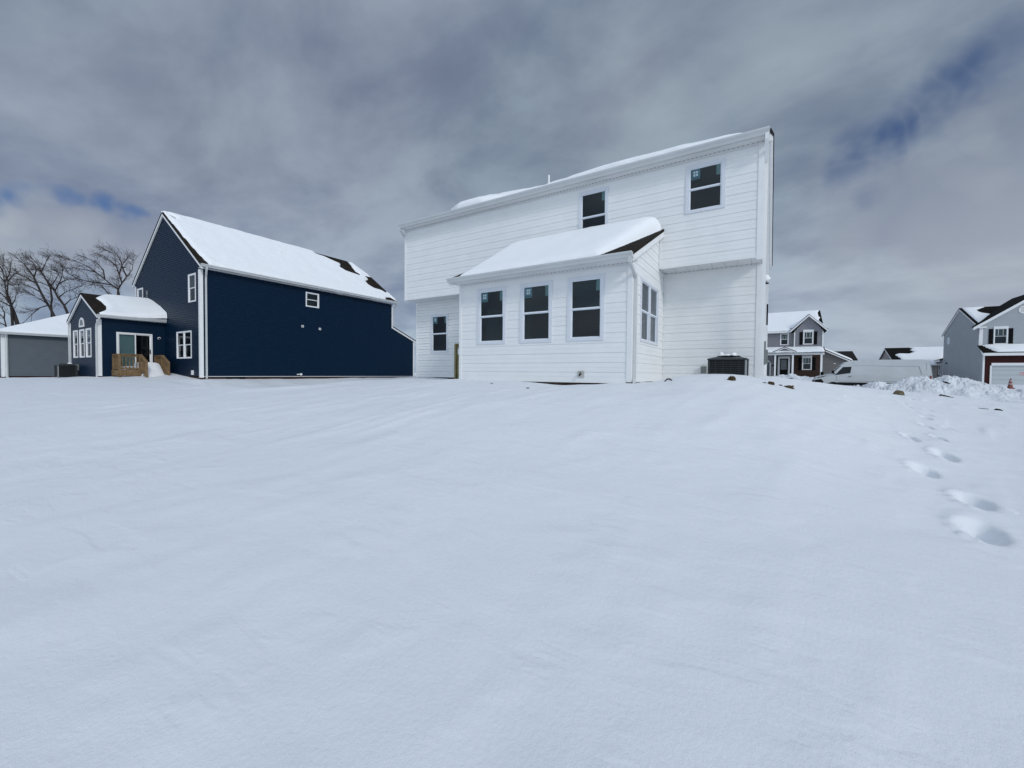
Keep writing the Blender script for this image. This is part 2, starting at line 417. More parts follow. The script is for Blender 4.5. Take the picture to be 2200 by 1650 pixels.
# upper back wall, lower back wall, sunroom walls, side walls
mb=MB(); siding(mb,fU,Z2,ZT,XL,XR,[(a,b,c,d) for a,b,c,d in WINU],'double',zbase=Z2+.03)
mb.build('upper_wall',W_SIDE,wh)
mb=MB(); siding(mb,fL,ZB,Z2,XL+.0,XSl,[(-11.74,-10.82,.80,2.335)],'deep'); mb.build('lower_wall',W_SIDE,wh); mb=MB(); siding(mb,fL,ZB,Z2,XS,XR,[],'double')
mb.build('lower_wall',W_SIDE,wh)
mb=MB(); siding(mb,fS,ZB,2.60,XSl,XS,[(a,b,.80,2.335) for a,b in WINS],'double')
ztop=lambda y: 2.53+.463*(y-9.0)
def uLs(z): return max(9.278,9.0+(z-2.53)/.463) if z>2.53 else 9.278
siding(mb,fXS,ZB,2.9,uLs,YL,[(9.955,11.70,.80,2.32)],'double')
siding(mb,fXS,2.9,3.86,uLs,YU,[],'double',zbase=ZB)
f2=FX(XSl,-1); siding(mb,f2,ZB,2.9,uLs,YL,[],'lap'); siding(mb,f2,2.9,3.86,uLs,YU,[],'lap')
mb.build('sunroom_wall',W_SIDE,wh)
mb=MB(); siding(mb,fX,ZB,Z2,YL,YB,[],'double')
def g0(z): return YU if z<5.9 else YU+(z-5.9)/.47
def g1(z): return YB if z<5.9 else YB-(z-5.9)/.47
siding(mb,fX,Z2,9.0,g0,g1,[],'double',zbase=ZB)
f2=FX(XL,-1); siding(mb,f2,ZB,Z2,YL,YB,[],'lap'); siding(mb,f2,Z2,9.0,g0,g1,[],'lap')
f2=Fr((0,YB,0),(1,0,0),(0,1,0)); siding(mb,f2,ZB,ZT,XL,XR,[],'lap')
mb.build('side_wall',W_SIDE,wh)
# soffit under the overhang (panels with grooves), eave soffits
mb=MB(); x=XL
while x<XR-.01:
    x1=min(x+.30,XR)
    if not (x1>XSl and x<XS): mb.box(x+.004,x1-.004,YU+.03,YL-.002,Z2-.012,Z2)
    x=x1
mb.box(XL,XR,YU+.01,YL,Z2+.006,Z2+.02)
mb.box(XL,XSl,YL-.05,YL-.015,Z2-.035,Z2-.013); mb.box(XS,XR,YL-.05,YL-.015,Z2-.035,Z2-.013)
mb.build('overhang_soffit',W_SOF,wh)
mb=MB(); mb.box(XL,XR+.12,11.52,YU+.0,5.655,5.667); mb.box(XL,XR+.12,YU-.035,YU-.016,5.60,5.654)
mb.box(XSl-.1,XS+.13,8.92,YS,2.515,2.527); mb.box(XSl,XS,YS-.035,YS-.016,2.47,2.514)
mb.build('eave_soffit',W_SOF,wh)
mb=MB(); x=XL+.1
while x<XR: mb.box(x,x+.045,YU-.05,YU-.037,5.642,5.6545); x+=.105
x=XSl+.08
while x<XS: mb.box(x,x+.03,YS-.05,YS-.037,2.503,2.5145); x+=.105
x=XS+.1
while x<XR: mb.box(x,x+.022,YL-.065,YL-.051,Z2-.030,Z2-.0125); x+=.115
mb.build('soffit_vent_slots',mat('vent_shadow',(.36,.36,.36),.8,.1),wh)['kind']='stuff'
# corner boards and trim strips
def cornerY(mb,x,y,z0,z1,sx,w=.09,t=.024):   # L-shaped corner post on a -Y / +-X corner
    mb.box(min(x+sx*t,x-sx*w),max(x+sx*t,x-sx*w),y-t,y-.0,z0,z1)
    mb.box(min(x,x+sx*t),max(x,x+sx*t),y,y+w,z0,z1)
def ctrim(par,*a):
    g=MB(); cornerY(g,*a); g.build('corner_trim',W_TRIM,par)
def btrim(par,*bx):
    g=MB(); g.box(*bx); g.build('trim_board',W_TRIM,par)
ctrim(wh,XR,YU,Z2-.06,ZT-.01,1,.10); ctrim(wh,XR,YL,ZB,Z2-.013,1,.10)
ctrim(wh,XL,YU,Z2-.01,ZT-.01,-1,.045); ctrim(wh,XL,YL,ZB,Z2-.013,-1,.06)
ctrim(wh,XSl,YS,ZB,2.50,-1,.06); ctrim(wh,XS,YS,ZB,2.47,1,.09)
btrim(wh,XS+.012,XS+.045,YL-.035,YL-.0135,ZB,Z2-.013)
btrim(wh,XS+.015,XS+.055,YU-.035,YU-.0,Z2,3.80)
btrim(wh,XL,XSl,YU-.026,YU+.002,Z2-.014,Z2+.024); btrim(wh,XS+.06,XR,YU-.026,YU+.002,Z2-.014,Z2+.024)
btrim(wh,XSl+.1,XS-.1,YS-.019,YS-.001,ZB-.03,ZB)
# foundation
mb=MB(); mb.box(XSl+.03,XS-.03,YS+.02,YL+.5,-1.2,ZB-.001); mb.box(XL+.03,XR-.03,YL+.02,YB-.02,-1.2,ZB-.002)
mb.build('foundation',BRICK,wh)
# roofs
def slab_roof(pts,th): 
    m=MB(); m.prism(pts,(0,0,th)); return m
mb=MB()
e0,e1=YU-.265,YB+.3; mid=(e0+e1)/2; zr=5.70+.47*(mid-e0)
for x0,x1 in ((XL-.02,XR+.15),):
    mb.prism([(x0,e0,5.70),(x1,e0,5.70),(x1,mid,zr),(x0,mid,zr)],(0,0,.09)); mb.prism([(x0,mid,zr),(x1,mid,zr),(x1,e1,5.70),(x0,e1,5.70)],(0,0,.09))
rf=mb.build('roof',SHING,wh,uv=((1,0,0),(0,1,0)))
mb=MB(); s=.463; y0,y1=8.90,YU-.001; z0=2.575; zz=z0+s*(y1-y0)
mb.prism([(XSl-.13,y0,z0),(XS+.13,y0,z0),(XS+.13,y1,zz),(XSl-.13,y1,zz)],(0,0,.065))
mb.build('sunroom_roof',SHING,wh,uv=((1,0,0),(0,1,0)))
# rake boards
mb=MB()
for x in (XS+.012,XSl-.125):
    mb.prism([(x,8.93,2.44),(x+.113,8.93,2.44),(x+.113,YU-.002,2.44+s*(YU-8.93)),(x,YU-.002,2.44+s*(YU-8.93))],(0,0,.14))
for x in (XR+.014,):
    zq=zr-5.70
    mb.prism([(x,e0+.02,5.53),(x+.105,e0+.02,5.53),(x+.105,mid,5.53+zq),(x,mid,5.53+zq)],(0,0,.175)); mb.prism([(x,mid,5.53+zq),(x+.105,mid,5.53+zq),(x+.105,e1,5.53),(x,e1,5.53)],(0,0,.175))
build_each(mb,'rake_board',W_TRIM,wh)
mb=MB(); gutter(mb,(XL-.02,e0,5.80),(XR+.122,e0,5.80),(0,-1,0),.145,.115); mb.box(XL,XR+.12,e0,e0+.02,5.66,5.70); mb.build('gutter',W_GUT,wh)
mb=MB(); gutter(mb,(XSl-.12,8.90,2.635),(XS+.125,8.90,2.635),(0,-1,0),.12,.10); mb.box(XSl-.1,XS+.12,8.9,8.92,2.515,2.575); mb.build('gutter',W_GUT,wh)
# downspouts
mb=MB(); downspout(mb,[(XR+.07,YU-.31,5.68),(XR+.07,YU-.31,5.56),(XR+.062,YU+.20,5.22),(XR+.062,YU+.20,-.15)],.085); mb.build('downspout',W_TRIM,wh)
mb=MB(); downspout(mb,[(XS+.075,8.84,2.53),(XS+.075,8.84,2.42),(XS+.06,YS+.10,2.20),(XS+.06,YS+.10,-.10),(XS+.10,YS-.04,-.22)],.07); mb.build('downspout',W_GUT,wh)
mb=MB(); downspout(mb,[(XL+.02,YU-.31,5.70),(XL+.02,YU-.31,5.60),(XL-.06,YU+.08,5.36),(XL-.06,YU+.08,4.9)],.07); mb.build('downspout',W_GUT,wh)
# windows
for a,b,c,d in WINU: pass
window(wh,fU,-5.09,-4.16,3.935,5.475,.085,.03,W_FILM,W_SASH,tags='right')
window(wh,fU,-2.06,-1.125,4.245,5.48,.085,.03,W_FILM,W_SASH,tags=True)
for i,(a,b) in enumerate(WINS): window(wh,fS,a,b,.80,2.335,.085,.03,W_FILM,W_SASH,tags=True if i<2 else 'right')
window(wh,fL,-11.74,-10.82,.80,2.335,.075,.03,W_FILM,W_SASH,tags=True)
window(wh,fXS,9.955,11.70,.80,2.32,.07,.03,W_FILM,W_SASH,mull=.085)
# interior rooms
def room(mb,x0,x1,y0,y1,z0,z1,right=True,left=True):
    mb.mi=1; mb.quad((x0,y0,z0),(x1,y0,z0),(x1,y1,z0),(x0,y1,z0)); mb.mi=0
    mb.mi=2; mb.quad((x0,y0,z1),(x1,y0,z1),(x1,y1,z1),(x0,y1,z1)); mb.mi=0; mb.quad((x0,y1,z0),(x1,y1,z0),(x1,y1,z1),(x0,y1,z1))
    if left: mb.quad((x0,y0,z0),(x0,y1,z0),(x0,y1,z1),(x0,y0,z1))
    if right: mb.quad((x1,y0,z0),(x1,y1,z0),(x1,y1,z1),(x1,y0,z1))
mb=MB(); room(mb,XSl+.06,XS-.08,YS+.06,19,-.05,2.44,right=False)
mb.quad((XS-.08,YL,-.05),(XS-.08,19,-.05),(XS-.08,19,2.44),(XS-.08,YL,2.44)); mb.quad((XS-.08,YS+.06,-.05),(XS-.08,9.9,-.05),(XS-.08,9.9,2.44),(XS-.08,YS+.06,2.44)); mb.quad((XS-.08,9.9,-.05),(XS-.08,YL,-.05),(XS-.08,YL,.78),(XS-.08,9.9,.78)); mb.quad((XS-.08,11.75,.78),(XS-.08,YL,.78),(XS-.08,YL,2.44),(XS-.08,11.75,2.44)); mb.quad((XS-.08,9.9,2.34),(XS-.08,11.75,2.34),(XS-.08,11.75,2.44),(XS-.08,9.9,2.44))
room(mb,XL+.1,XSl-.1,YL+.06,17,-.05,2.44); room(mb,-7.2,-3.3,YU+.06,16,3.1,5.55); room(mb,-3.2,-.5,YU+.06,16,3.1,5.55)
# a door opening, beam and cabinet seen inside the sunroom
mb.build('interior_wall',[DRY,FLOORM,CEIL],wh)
mb=MB(); mb.box(-7.5,-2.85,12.5,12.7,2.05,2.43); mb.box(-7.5,-7.2,12.5,12.7,-.05,2.05); mb.box(-7.55,-7.35,10.2,11.8,.0,2.0); mb.build('interior_beam',BLIND,wh)
# wall fittings
mb=MB(); fS.box(mb,-3.985,-3.815,-.075,.085,.0,.028); o=mb.build('tap_plate',mat('tap_block',(.50,.50,.47),.6,.2),wh)
mb=MB(); mb.tube([(-3.90,YS-.028,.005),(-3.90,YS-.10,.0),(-3.90,YS-.11,-.045)],.016,8); mb.tube([(-3.90,YS-.075,.03),(-3.90,YS-.075,.045)],.03,8); mb.build('tap_spigot',DARKW,o)
mb=MB(); fL.box(mb,-1.685,-1.55,.055,.25,.014,.10); mb.build('disconnect_box',METG,wh)
mb=MB(); fX.box(mb,12.85,13.15,.30,.92,.014,.125); o=mb.build('meter_box',METG,wh)
mb=MB(); mb.tube([(XR+.06,13.0,.30),(XR+.06,13.0,-.3)],.03,8); mb.tube([(XR+.06,13.35,.30),(XR+.06,13.35,-.3)],.025,8); build_each(mb,'conduit',W_GUT,wh)
mb=MB(); fX.box(mb,13.9,14.25,.35,.75,.014,.16); mb.build('meter_box',METG,wh)
mb=MB(); mb.tube([(XR+.012,13.3,2.66),(XR+.09,13.3,2.66),(XR+.15,13.3,2.60)],[.11,.11,.07],12); o=mb.build('vent_hood',W_TRIM,wh)
mb=MB(); mb.box(XR+.02,XR+.15,13.22,13.38,2.52,2.535); mb.build('vent_flap',DARKW,o)
# vent pipe on roof
mb=MB(); mb.tube([(-6.41,12.3,6.05),(-6.41,12.3,6.56)],.033,12); mb.build('vent_pipe',W_TRIM,wh)
# black strip made up to stand for the garage roof edge beyond the wall
mb=MB(); mb.box(XR+.014,XR+.07,20.0,20.08,2.1,2.95); mb.build('roof_edge_strip',BLACK,wh)

# snow on white house
def Tmain(u,v):
    t=np.interp(u,[-12,-10.5,-10,-9,-8.4,-7.9,-7.2,-6.8,-6,-4.5,-3,-1.6,-.9,-.4],[.1,.20,.32,.26,.14,.03,.02,.10,.15,.20,.20,.16,.10,.04])
    return t+.03*vnoise(u*1.7,v*1.7,5)*np.clip(t*8,0,1)
snow_sheet('roof_snow','patchy snow blanket along the high eave of the white house roof',(0,e0,5.79),(1,0,0),(0,1,.47),(0,-.47,1),
  [(-10.7,.75),(-10.1,.45),(-8.9,.45),(-8.0,.9),(-7.4,1.6),(-6.7,.55),(-5.2,.35),(-3,.3),(-1.3,.3),(-.6,.22),(-.45,.6),(-.4,8),(-12,8),(-12,3)],T=Tmain,cell=.07,edge=.10,clip=(-12.2,-.3,0,6.7),group=SG,seed=3,wob=.05)
def Tsun(u,v):
    t=.11+.31*np.clip(v/2.6,0,1)**1.2
    return t
snow_sheet('roof_snow','thick smooth snow drift on the white sunroom roof under the upper windows',(0,8.90,2.64),(1,0,0),(0,1,.463),(0,-.463,1),
  [(-7.42,-.01),(-6.5,.0),(-5.6,.0),(-4.6,.03),(-4.0,.06),(-3.42,.14),(-3.22,.70),(-3.02,1.35),(-2.80,2.2),(-2.64,2.80),(-2.70,3.4),(-7.55,3.4),(-7.50,1.5)],T=Tsun,cell=.045,edge=.10,clip=(-7.8,-2.5,-.12,2.855),wob=.035,group=SG,seed=8,rough=.02)

# ================================================================== BLUE HOUSE
XN,YN=-25.97,9.821; NB=-.287; NZ=5.46; YF,YF2=23.02,25.376
NL=-35.43; NMx=-30.70
nh=thing('blue_house',(-30.7,16,-.6),'tall navy blue two storey house with a steep snow covered roof and white corner trim','house')
fN,fNX=FY(YN),FX(XN)
NW=[(-27.37,-26.43,3.755,5.285),(-35.12,-34.15,3.755,5.285)]
half=(XN-NL)/2
def nl(z): return NL if z<5.62 else NMx-half+(z-5.62)/.73
def nr(z): return XN if z<5.62 else NMx+half-(z-5.62)/.73
mb=MB(); siding(mb,fN,NB,9.02,nl,nr,NW+[(-29.0,-27.03,.685,2.215)],'lap',e=.127)
mb.build('back_wall',N_SIDE,nh)
def nfr(z): return YF if z>3.50 else min(YF2,YF+(3.50-z)/.385)
mb=MB(); siding(mb,fNX,NB,NZ,YN,nfr,[(15.72,16.655,4.28,5.235)],'lap',e=.127); mb.build('side_wall',N_SIDE,nh)
mb=MB(); f2=FX(NL,-1); siding(mb,f2,NB,NZ,YN,YF,[],'flat'); f2=Fr((0,YF,0),(1,0,0),(0,1,0)); siding(mb,f2,2.5,8.9,nl,nr,[],'flat'); f2=Fr((0,YF2,0),(1,0,0),(0,1,0)); siding(mb,f2,NB,2.6,NL,XN,[],'flat'); mb.build('front_wall',N_SIDE,nh)
# sunroom
XV,YV=-30.731,6.922; XVl=-36.03; xc=(XV+XVl)/2; hv=(XV-XVl)/2
def vl(z): return XVl if z<2.86 else xc-hv+(z-2.86)/.475
def vr(z): return XV if z<2.86 else xc+hv-(z-2.86)/.475
TW=[(-35.40,-34.46),(-34.12,-33.16),(-32.86,-31.88)]
mb=MB(); siding(mb,FY(YV),NB-.04,4.08,vl,vr,[(a,b,.70,2.32) for a,b in TW],'lap'); siding(mb,FX(XV),NB-.04,2.86,YV,YN,[(7.651,9.22,.10,2.11)],'lap')
f2=FX(XVl,-1); siding(mb,f2,NB,2.86,YV,YN,[],'flat'); mb.build('sunroom_wall',N_SIDE,nh)
# foundation
mb=MB(); mb.box(NL+.03,XN-.03,YN+.02,YF2-.02,-1.4,NB-.03); mb.box(XVl+.03,XV-.03,YV+.02,YN,-1.4,NB-.06); mb.build('foundation',BRICK,nh)
mb=MB(); fNX.box(mb,YN,YF2,NB-.028,NB,.0,.02); build_each(mb,'starter_strip',W_TRIM,nh)
# trims
ctrim(nh,XN,YN,NB-.08,5.42,1,.14,.024); btrim(nh,XN+.0,XN+.024,YF2-.12,YF2,NB-.05,2.60); btrim(nh,XN,XN+.024,YF-.10,YF,3.55,5.42)
ctrim(nh,NL,YN,2.6,5.40,-1,.10); ctrim(nh,XV,YV,NB-.04,2.72,1,.14); ctrim(nh,XVl,YV,NB-.04,2.72,-1,.06)
# roof (east plane with the stepped far end, west plane)
m=.73; ex=-25.60; ze=5.56; P=lambda y,x: (x,y,ze+m*(ex-x))
ry0,ry1,ry2=YN-.10,22.25,23.25
mb=MB(); th=(m*-.0,0,.10)
mb.prism([P(ry0,ex),P(ry2,ex),P(ry2,-28.80),P(ry1-.12,-28.75),P(ry1,NMx),P(ry0,NMx)],(0,0,.10))
W=lambda y,x: (x,y,ze+m*(x-(2*NMx-ex)))
mb.prism([W(ry0,NMx),W(ry1,NMx),W(ry1-.12,2*NMx+28.75),W(ry2,2*NMx+28.8),W(ry2,2*NMx-ex),W(ry0,2*NMx-ex)],(0,0,.10))
mb.build('roof',SHING,nh,uv=((0,1,0),(1,0,0)))
# rakes, gutters, soffit
mb=MB(); xw=2*NMx-ex
for (xa,xb) in ((ex+.02,NMx),(xw-.02,NMx)):
    za=ze-.17; zb2=ze-.17+m*abs(xa-xb)
    mb.prism([(xa,YN-.085,za),(xa,YN-.018,za),(xb,YN-.018,zb2),(xb,YN-.085,zb2)],(0,0,.172))
# lower slope of the front wing
mb.prism([(XN+.016,YF,3.50),(XN+.10,YF,3.50),(XN+.10,YF2+.25,3.50-.385*2.60),(XN+.016,YF2+.25,3.50-.385*2.60)],(0,0,.13))
build_each(mb,'rake_board',W_TRIM,nh)
mb=MB(); mb.prism([(NL,YF,3.63),(XN+.13,YF,3.63),(XN+.13,YF2+.3,3.63-.385*2.65),(NL,YF2+.3,3.63-.385*2.65)],(0,0,.06)); mb.build('lower_roof',SHING,nh)
mb=MB(); gutter(mb,(ex,ry0,5.655),(ex,ry2,5.655),(1,0,0),.14,.12); mb.box(ex-.02,ex,ry0,ry2,5.50,5.56); mb.build('gutter',W_GUT,nh)
mb=MB(); mb.box(XN,ex-.02,ry0+.03,ry2,5.47,5.485); mb.build('eave_soffit',W_SOF,nh)
mb=MB(); downspout(mb,[(ex+.06,YN+.16,5.53),(ex+.06,YN+.16,5.45),(ex+.02,YN+.16,5.36),(XN+.09,YN+.25,5.05),(XN+.07,YN+.25,4.9),(XN+.07,YN+.25,-.42)],.085); mb.build('downspout',W_GUT,nh)
mb=MB(); downspout(mb,[(ex+.05,YF+.12,5.53),(ex+.05,YF+.12,5.42),(XN+.05,YF+.05,5.15),(XN+.05,YF+.05,3.7)],.06); mb.build('downspout',W_GUT,nh)
# sunroom roof
ms=.475; sx=XV+.30; szE=2.905; yo=YV-.11
mb=MB(); zt_=szE+ms*(sx-xc)
mb.prism([(sx,yo,szE),(sx,YN-.001,szE),(xc,YN-.001,zt_),(xc,yo,zt_)],(0,0,.07)); mb.prism([(xc,yo,zt_),(xc,YN-.001,zt_),(2*xc-sx,YN-.001,szE),(2*xc-sx,yo,szE)],(0,0,.07))
mb.build('sunroom_roof',SHING,nh,uv=((0,1,0),(1,0,0)))
mb=MB()
for xa in (sx-.02,2*xc-sx+.02):
    za=szE-.14; mb.prism([(xa,yo+.015,za),(xa,yo+.085,za),(xc,yo+.085,za+ms*abs(xa-xc)),(xc,yo+.015,za+ms*abs(xa-xc))],(0,0,.138))
build_each(mb,'rake_board',W_TRIM,nh)
mb=MB(); gutter(mb,(sx,yo+.0,2.965),(sx,YN-.03,2.965),(1,0,0),.13,.11); mb.box(sx-.02,sx,yo+.02,YN-.02,2.84,2.90); mb.build('gutter',W_GUT,nh); mb=MB(); gutter(mb,(2*xc-sx,yo,2.965),(2*xc-sx,YN-.03,2.965),(-1,0,0),.13,.11); mb.build('gutter',W_GUT,nh)
mb=MB(); mb.box(XV,sx-.02,yo+.05,YN,2.82,2.835); mb.build('eave_soffit',W_SOF,nh)
mb=MB(); downspout(mb,[(sx+.04,YV-.02,2.85),(sx+.04,YV-.02,2.74),(XV+.08,YV-.07,2.46),(XV+.02,YV-.075,2.3),(XV+.02,YV-.075,-.40)],.075)
mb.build('downspout',W_GUT,nh); mb=MB(); downspout(mb,[(XVl-.30,YV-.02,2.85),(XVl-.30,YV-.02,2.74),(XVl-.06,YV-.07,2.46),(XVl-.03,YV-.07,-.35)],.075); mb.build('downspout',W_GUT,nh)
# windows of the blue house
window(nh,fN,*NW[0],.075,.03,lower=SCREEN,back=.7); window(nh,fN,*NW[1],.075,.03,lower=SCREEN,back=.7)
window(nh,fN,-29.0,-27.03,.685,2.215,.07,.03,mull=.13,back=.8)
window(nh,fNX,15.72,16.655,4.28,5.235,.07,.03,lower=SCREEN,back=.6)
for a,b in TW: window(nh,FY(YV),a,b,.70,2.32,.075,.03,lower=SCREEN,back=.6)
# arched window
fr=FY(YV); mb=MB(); ac,zb0,rw,rh=-33.62,2.45,.48,.46
def arc(s): return [(ac+rw*s*math.cos(t),zb0+.08+(rh-.0)*s*math.sin(t)) for t in [math.pi*i/14 for i in range(15)]]
o_,i_=arc(1),arc(.78)
for k in range(14):
    mb.hexa([fr.p(*o_[k],.012),fr.p(*o_[k+1],.012),fr.p(*i_[k+1],.012),fr.p(*i_[k],.012)],[fr.p(*o_[k],.045),fr.p(*o_[k+1],.045),fr.p(*i_[k+1],.045),fr.p(*i_[k],.045)])
fr.box(mb,ac-rw,ac+rw,zb0,zb0+.08,.012,.044); w_=mb.build('arched_window',W_TRIM,nh)
mb=MB(); mb.quad(*[fr.p(x,z,.022) for x,z in i_]); mb.build('pane',mat('arched_pane',(.05,.06,.07),.12,.8),w_)
# sliding door
fV=FX(XV); mb=MB(); d0,d1,dz0,dz1=7.651,9.22,.10,2.11
fV.box(mb,d0,d0+.07,dz0,dz1,-.05,.03); fV.box(mb,d1-.07,d1,dz0,dz1,-.05,.03); fV.box(mb,d0+.07,d1-.07,dz1-.06,dz1,-.05,.029); fV.box(mb,d0+.07,d1-.07,dz0,dz0+.06,-.05,.029)
dr=mb.build('sliding_door',W_TRIM,nh)
dm=(d0+d1)/2+.02
for (a,b,n0,n1) in ((d0+.07,dm+.03,-.02,.01),(dm-.03,d1-.07,-.048,-.021)):
    s_=MB(); fV.box(s_,a,a+.05,dz0+.06,dz1-.06,n0,n1); fV.box(s_,b-.05,b,dz0+.06,dz1-.06,n0,n1); fV.box(s_,a+.05,b-.05,dz1-.11,dz1-.06,n0,n1-.001); fV.box(s_,a+.05,b-.05,dz0+.06,dz0+.13,n0,n1-.001); s_.build('door_panel',W_TRIM,dr)
    g=MB(); n=(n0+n1)/2; g.quad(fV.p(a+.05,dz0+.13,n),fV.p(b-.05,dz0+.13,n),fV.p(b-.05,dz1-.11,n),fV.p(a+.05,dz1-.11,n)); g.build('pane',GLASS if a<8 else SCREEN,dr)
mb=MB(); fV.box(mb,d1-.115,d1-.085,.95,1.2,-.02,.02); mb.build('door_handle',BLACK,dr)
mb=MB(); fV.box(mb,d0+.05,dm,dz0,dz1,-.16,-.12); mb.build('vertical_blind',BLIND,dr)
mb=MB(); 
for q in (((XV-1.5,7.2,0),(XV-1.5,9.6,0),(XV-1.5,9.6,2.4),(XV-1.5,7.2,2.4)),((XV-.06,7.2,0.05),(XV-.06,9.6,0.05),(XV-1.5,9.6,0.05),(XV-1.5,7.2,0.05)),((XV-.06,7.2,2.4),(XV-.06,9.6,2.4),(XV-1.5,9.6,2.4),(XV-1.5,7.2,2.4)),((XV-.06,9.6,0),(XV-1.5,9.6,0),(XV-1.5,9.6,2.4),(XV-.06,9.6,2.4)),((XV-.06,7.2,0),(XV-1.5,7.2,0),(XV-1.5,7.2,2.4),(XV-.06,7.2,2.4))): mb.quad(*q)
mb.build('interior_recess',FLOORM,dr)
# fittings
mb=MB(); mb.tube([(XV+.012,9.53,1.90),(XV+.05,9.53,1.90)],.075,14); o=mb.build('wall_lamp',W_TRIM,nh)
mb=MB(); mb.tube([(XV+.05,9.53,1.89),(XV+.12,9.53,1.88)],[.05,.04],10); mb.build('lamp_shade',BLACK,o)
mb=MB(); fN.box(mb,-33.5,-33.30,4.75,5.0,.013,.06); fN.box(mb,-33.45,-33.35,4.6,4.7,.013,.06)
mb.build('vent_plate',METG,nh)
for y,z in ((15.50,2.96),(16.71,2.90)):
    mb=MB(); fNX.box(mb,y-.075,y+.075,z-.07,z+.07,.012,.035); o=mb.build('vent_plate',W_TRIM,nh)
    mb=MB(); fNX.box(mb,y-.045,y+.045,z-.04,z+.04,.0345,.037); mb.build('vent_slats',METG,o)
mb=MB(); mb.tube([(XN+.012,15.35,-.17),(XN+.10,15.35,-.17)],.075,12); fNX.box(mb,15.10,15.25,-.20,-.14,.012,.05); mb.build('exhaust_hood',W_TRIM,nh)
mb=MB(); fN.box(mb,-26.98,-26.78,-.22,.02,.012,.07); mb.build('outlet_cover',W_TRIM,nh)
mb=MB(); fNX.box(mb,11.05,12.0,-.50,-.335,-.01,.03); mb.build('crawlspace_vent',DARKW,nh)
mb=MB(); mb.tube([(-28.85,15.7,7.9),(-28.85,15.7,8.28)],.05,10); mb.build('vent_pipe',W_TRIM,nh)

# snow on blue house: plane coordinates (Y, run from eave)
q=lambda y,x:(y,ex-x)
cut=[q(20.98,-29.78),q(20.53,-29.22),q(20.75,-28.85),q(21.86,-28.60),q(22.12,-28.86),q(21.9,-29.15),q(22.05,-29.7),q(22.6,-30.9),q(19.2,-31.2),q(19.3,-30.5),q(20.05,-30.33),q(20.5,-30.05)]
holes=[cut,
 [q(22.45,-28.9),q(22.49,-28.28),q(21.87,-27.86),q(21.79,-27.30),q(22.01,-27.01),q(22.6,-26.96),q(22.85,-26.66),q(23.14,-26.79),q(23.4,-27.5),q(23.5,-29)],
 [q(21.86,-25.50),q(22.35,-25.97),q(22.9,-26.05),q(23.4,-25.45),q(22.5,-25.3)],
 [q(9.95,-30.60),q(10.08,-30.46),q(10.30,-30.28),q(10.24,-30.14),q(10.02,-30.34)],
 [q(9.0,-31.2),q(9.80,-30.62),q(9.82,-29.5),q(9.88,-28),q(9.98,-26.6),q(10.12,-25.62),q(10.65,-25.58),q(10.65,-25.2),q(9,-25.2)]]
snow_sheet('roof_snow','broad unbroken snow blanket on the steep roof slope of the blue house',(ex,0,ze+.10),(0,1,0),(-1,0,m),(m,0,1),
  [q(9.66,-31.5),q(9.66,-25.50),q(23.24,-25.50),q(23.24,-28.9),q(22.3,-31.5)],holes,T=.13,cell=.065,edge=.07,clip=(9.7,23.24,-.10,5.10),wob=.05,group=SG,seed=20,rough=.035)
def Tnv(u,v): 
    return .13+(np.interp(v,[0,.1,1.07,2.3,2.95],[.30,.44,.44,.32,.20])-.13)*np.clip((u-7.9)/1.9,0,1)**1.4
def Tnw(u,v):
    return .13+(np.interp(v,[0,1.6,2.95],[1.0,.62,.20])-.13)*np.clip((u-7.9)/1.9,0,1)**1.4
q=lambda y,x:(y,sx-x)
snow_sheet('roof_snow','rounded snow drift on the small blue sunroom roof banked against the gable wall',(sx,0,szE+.07),(0,1,0),(-1,0,ms),(ms,0,1),
  [q(7.95,-33.7),q(7.30,-32.83),q(7.42,-32.26),q(7.46,-31.6),q(7.33,-31.10),q(6.92,-30.60),q(6.95,-30.38),q(10.2,-30.30),q(10.2,-33.7)],T=Tnv,cell=.05,edge=.10,clip=(6.8,9.80,-.06,sx-xc+.02),group=SG,seed=31,wob=.03,rough=.02)
snow_sheet('roof_snow','snow on the far slope of the small blue sunroom roof',(2*xc-sx,0,szE+.07),(0,1,0),(1,0,ms),(-ms,0,1),
  [q(7.95,-33.7),q(7.4,-31),q(7.0,-30.38),q(10.2,-30.30),q(10.2,-33.7)],T=Tnw,cell=.08,edge=.10,clip=(6.8,9.80,-.06,sx-xc+.02),group=SG,seed=33,wob=.03,rough=.02)

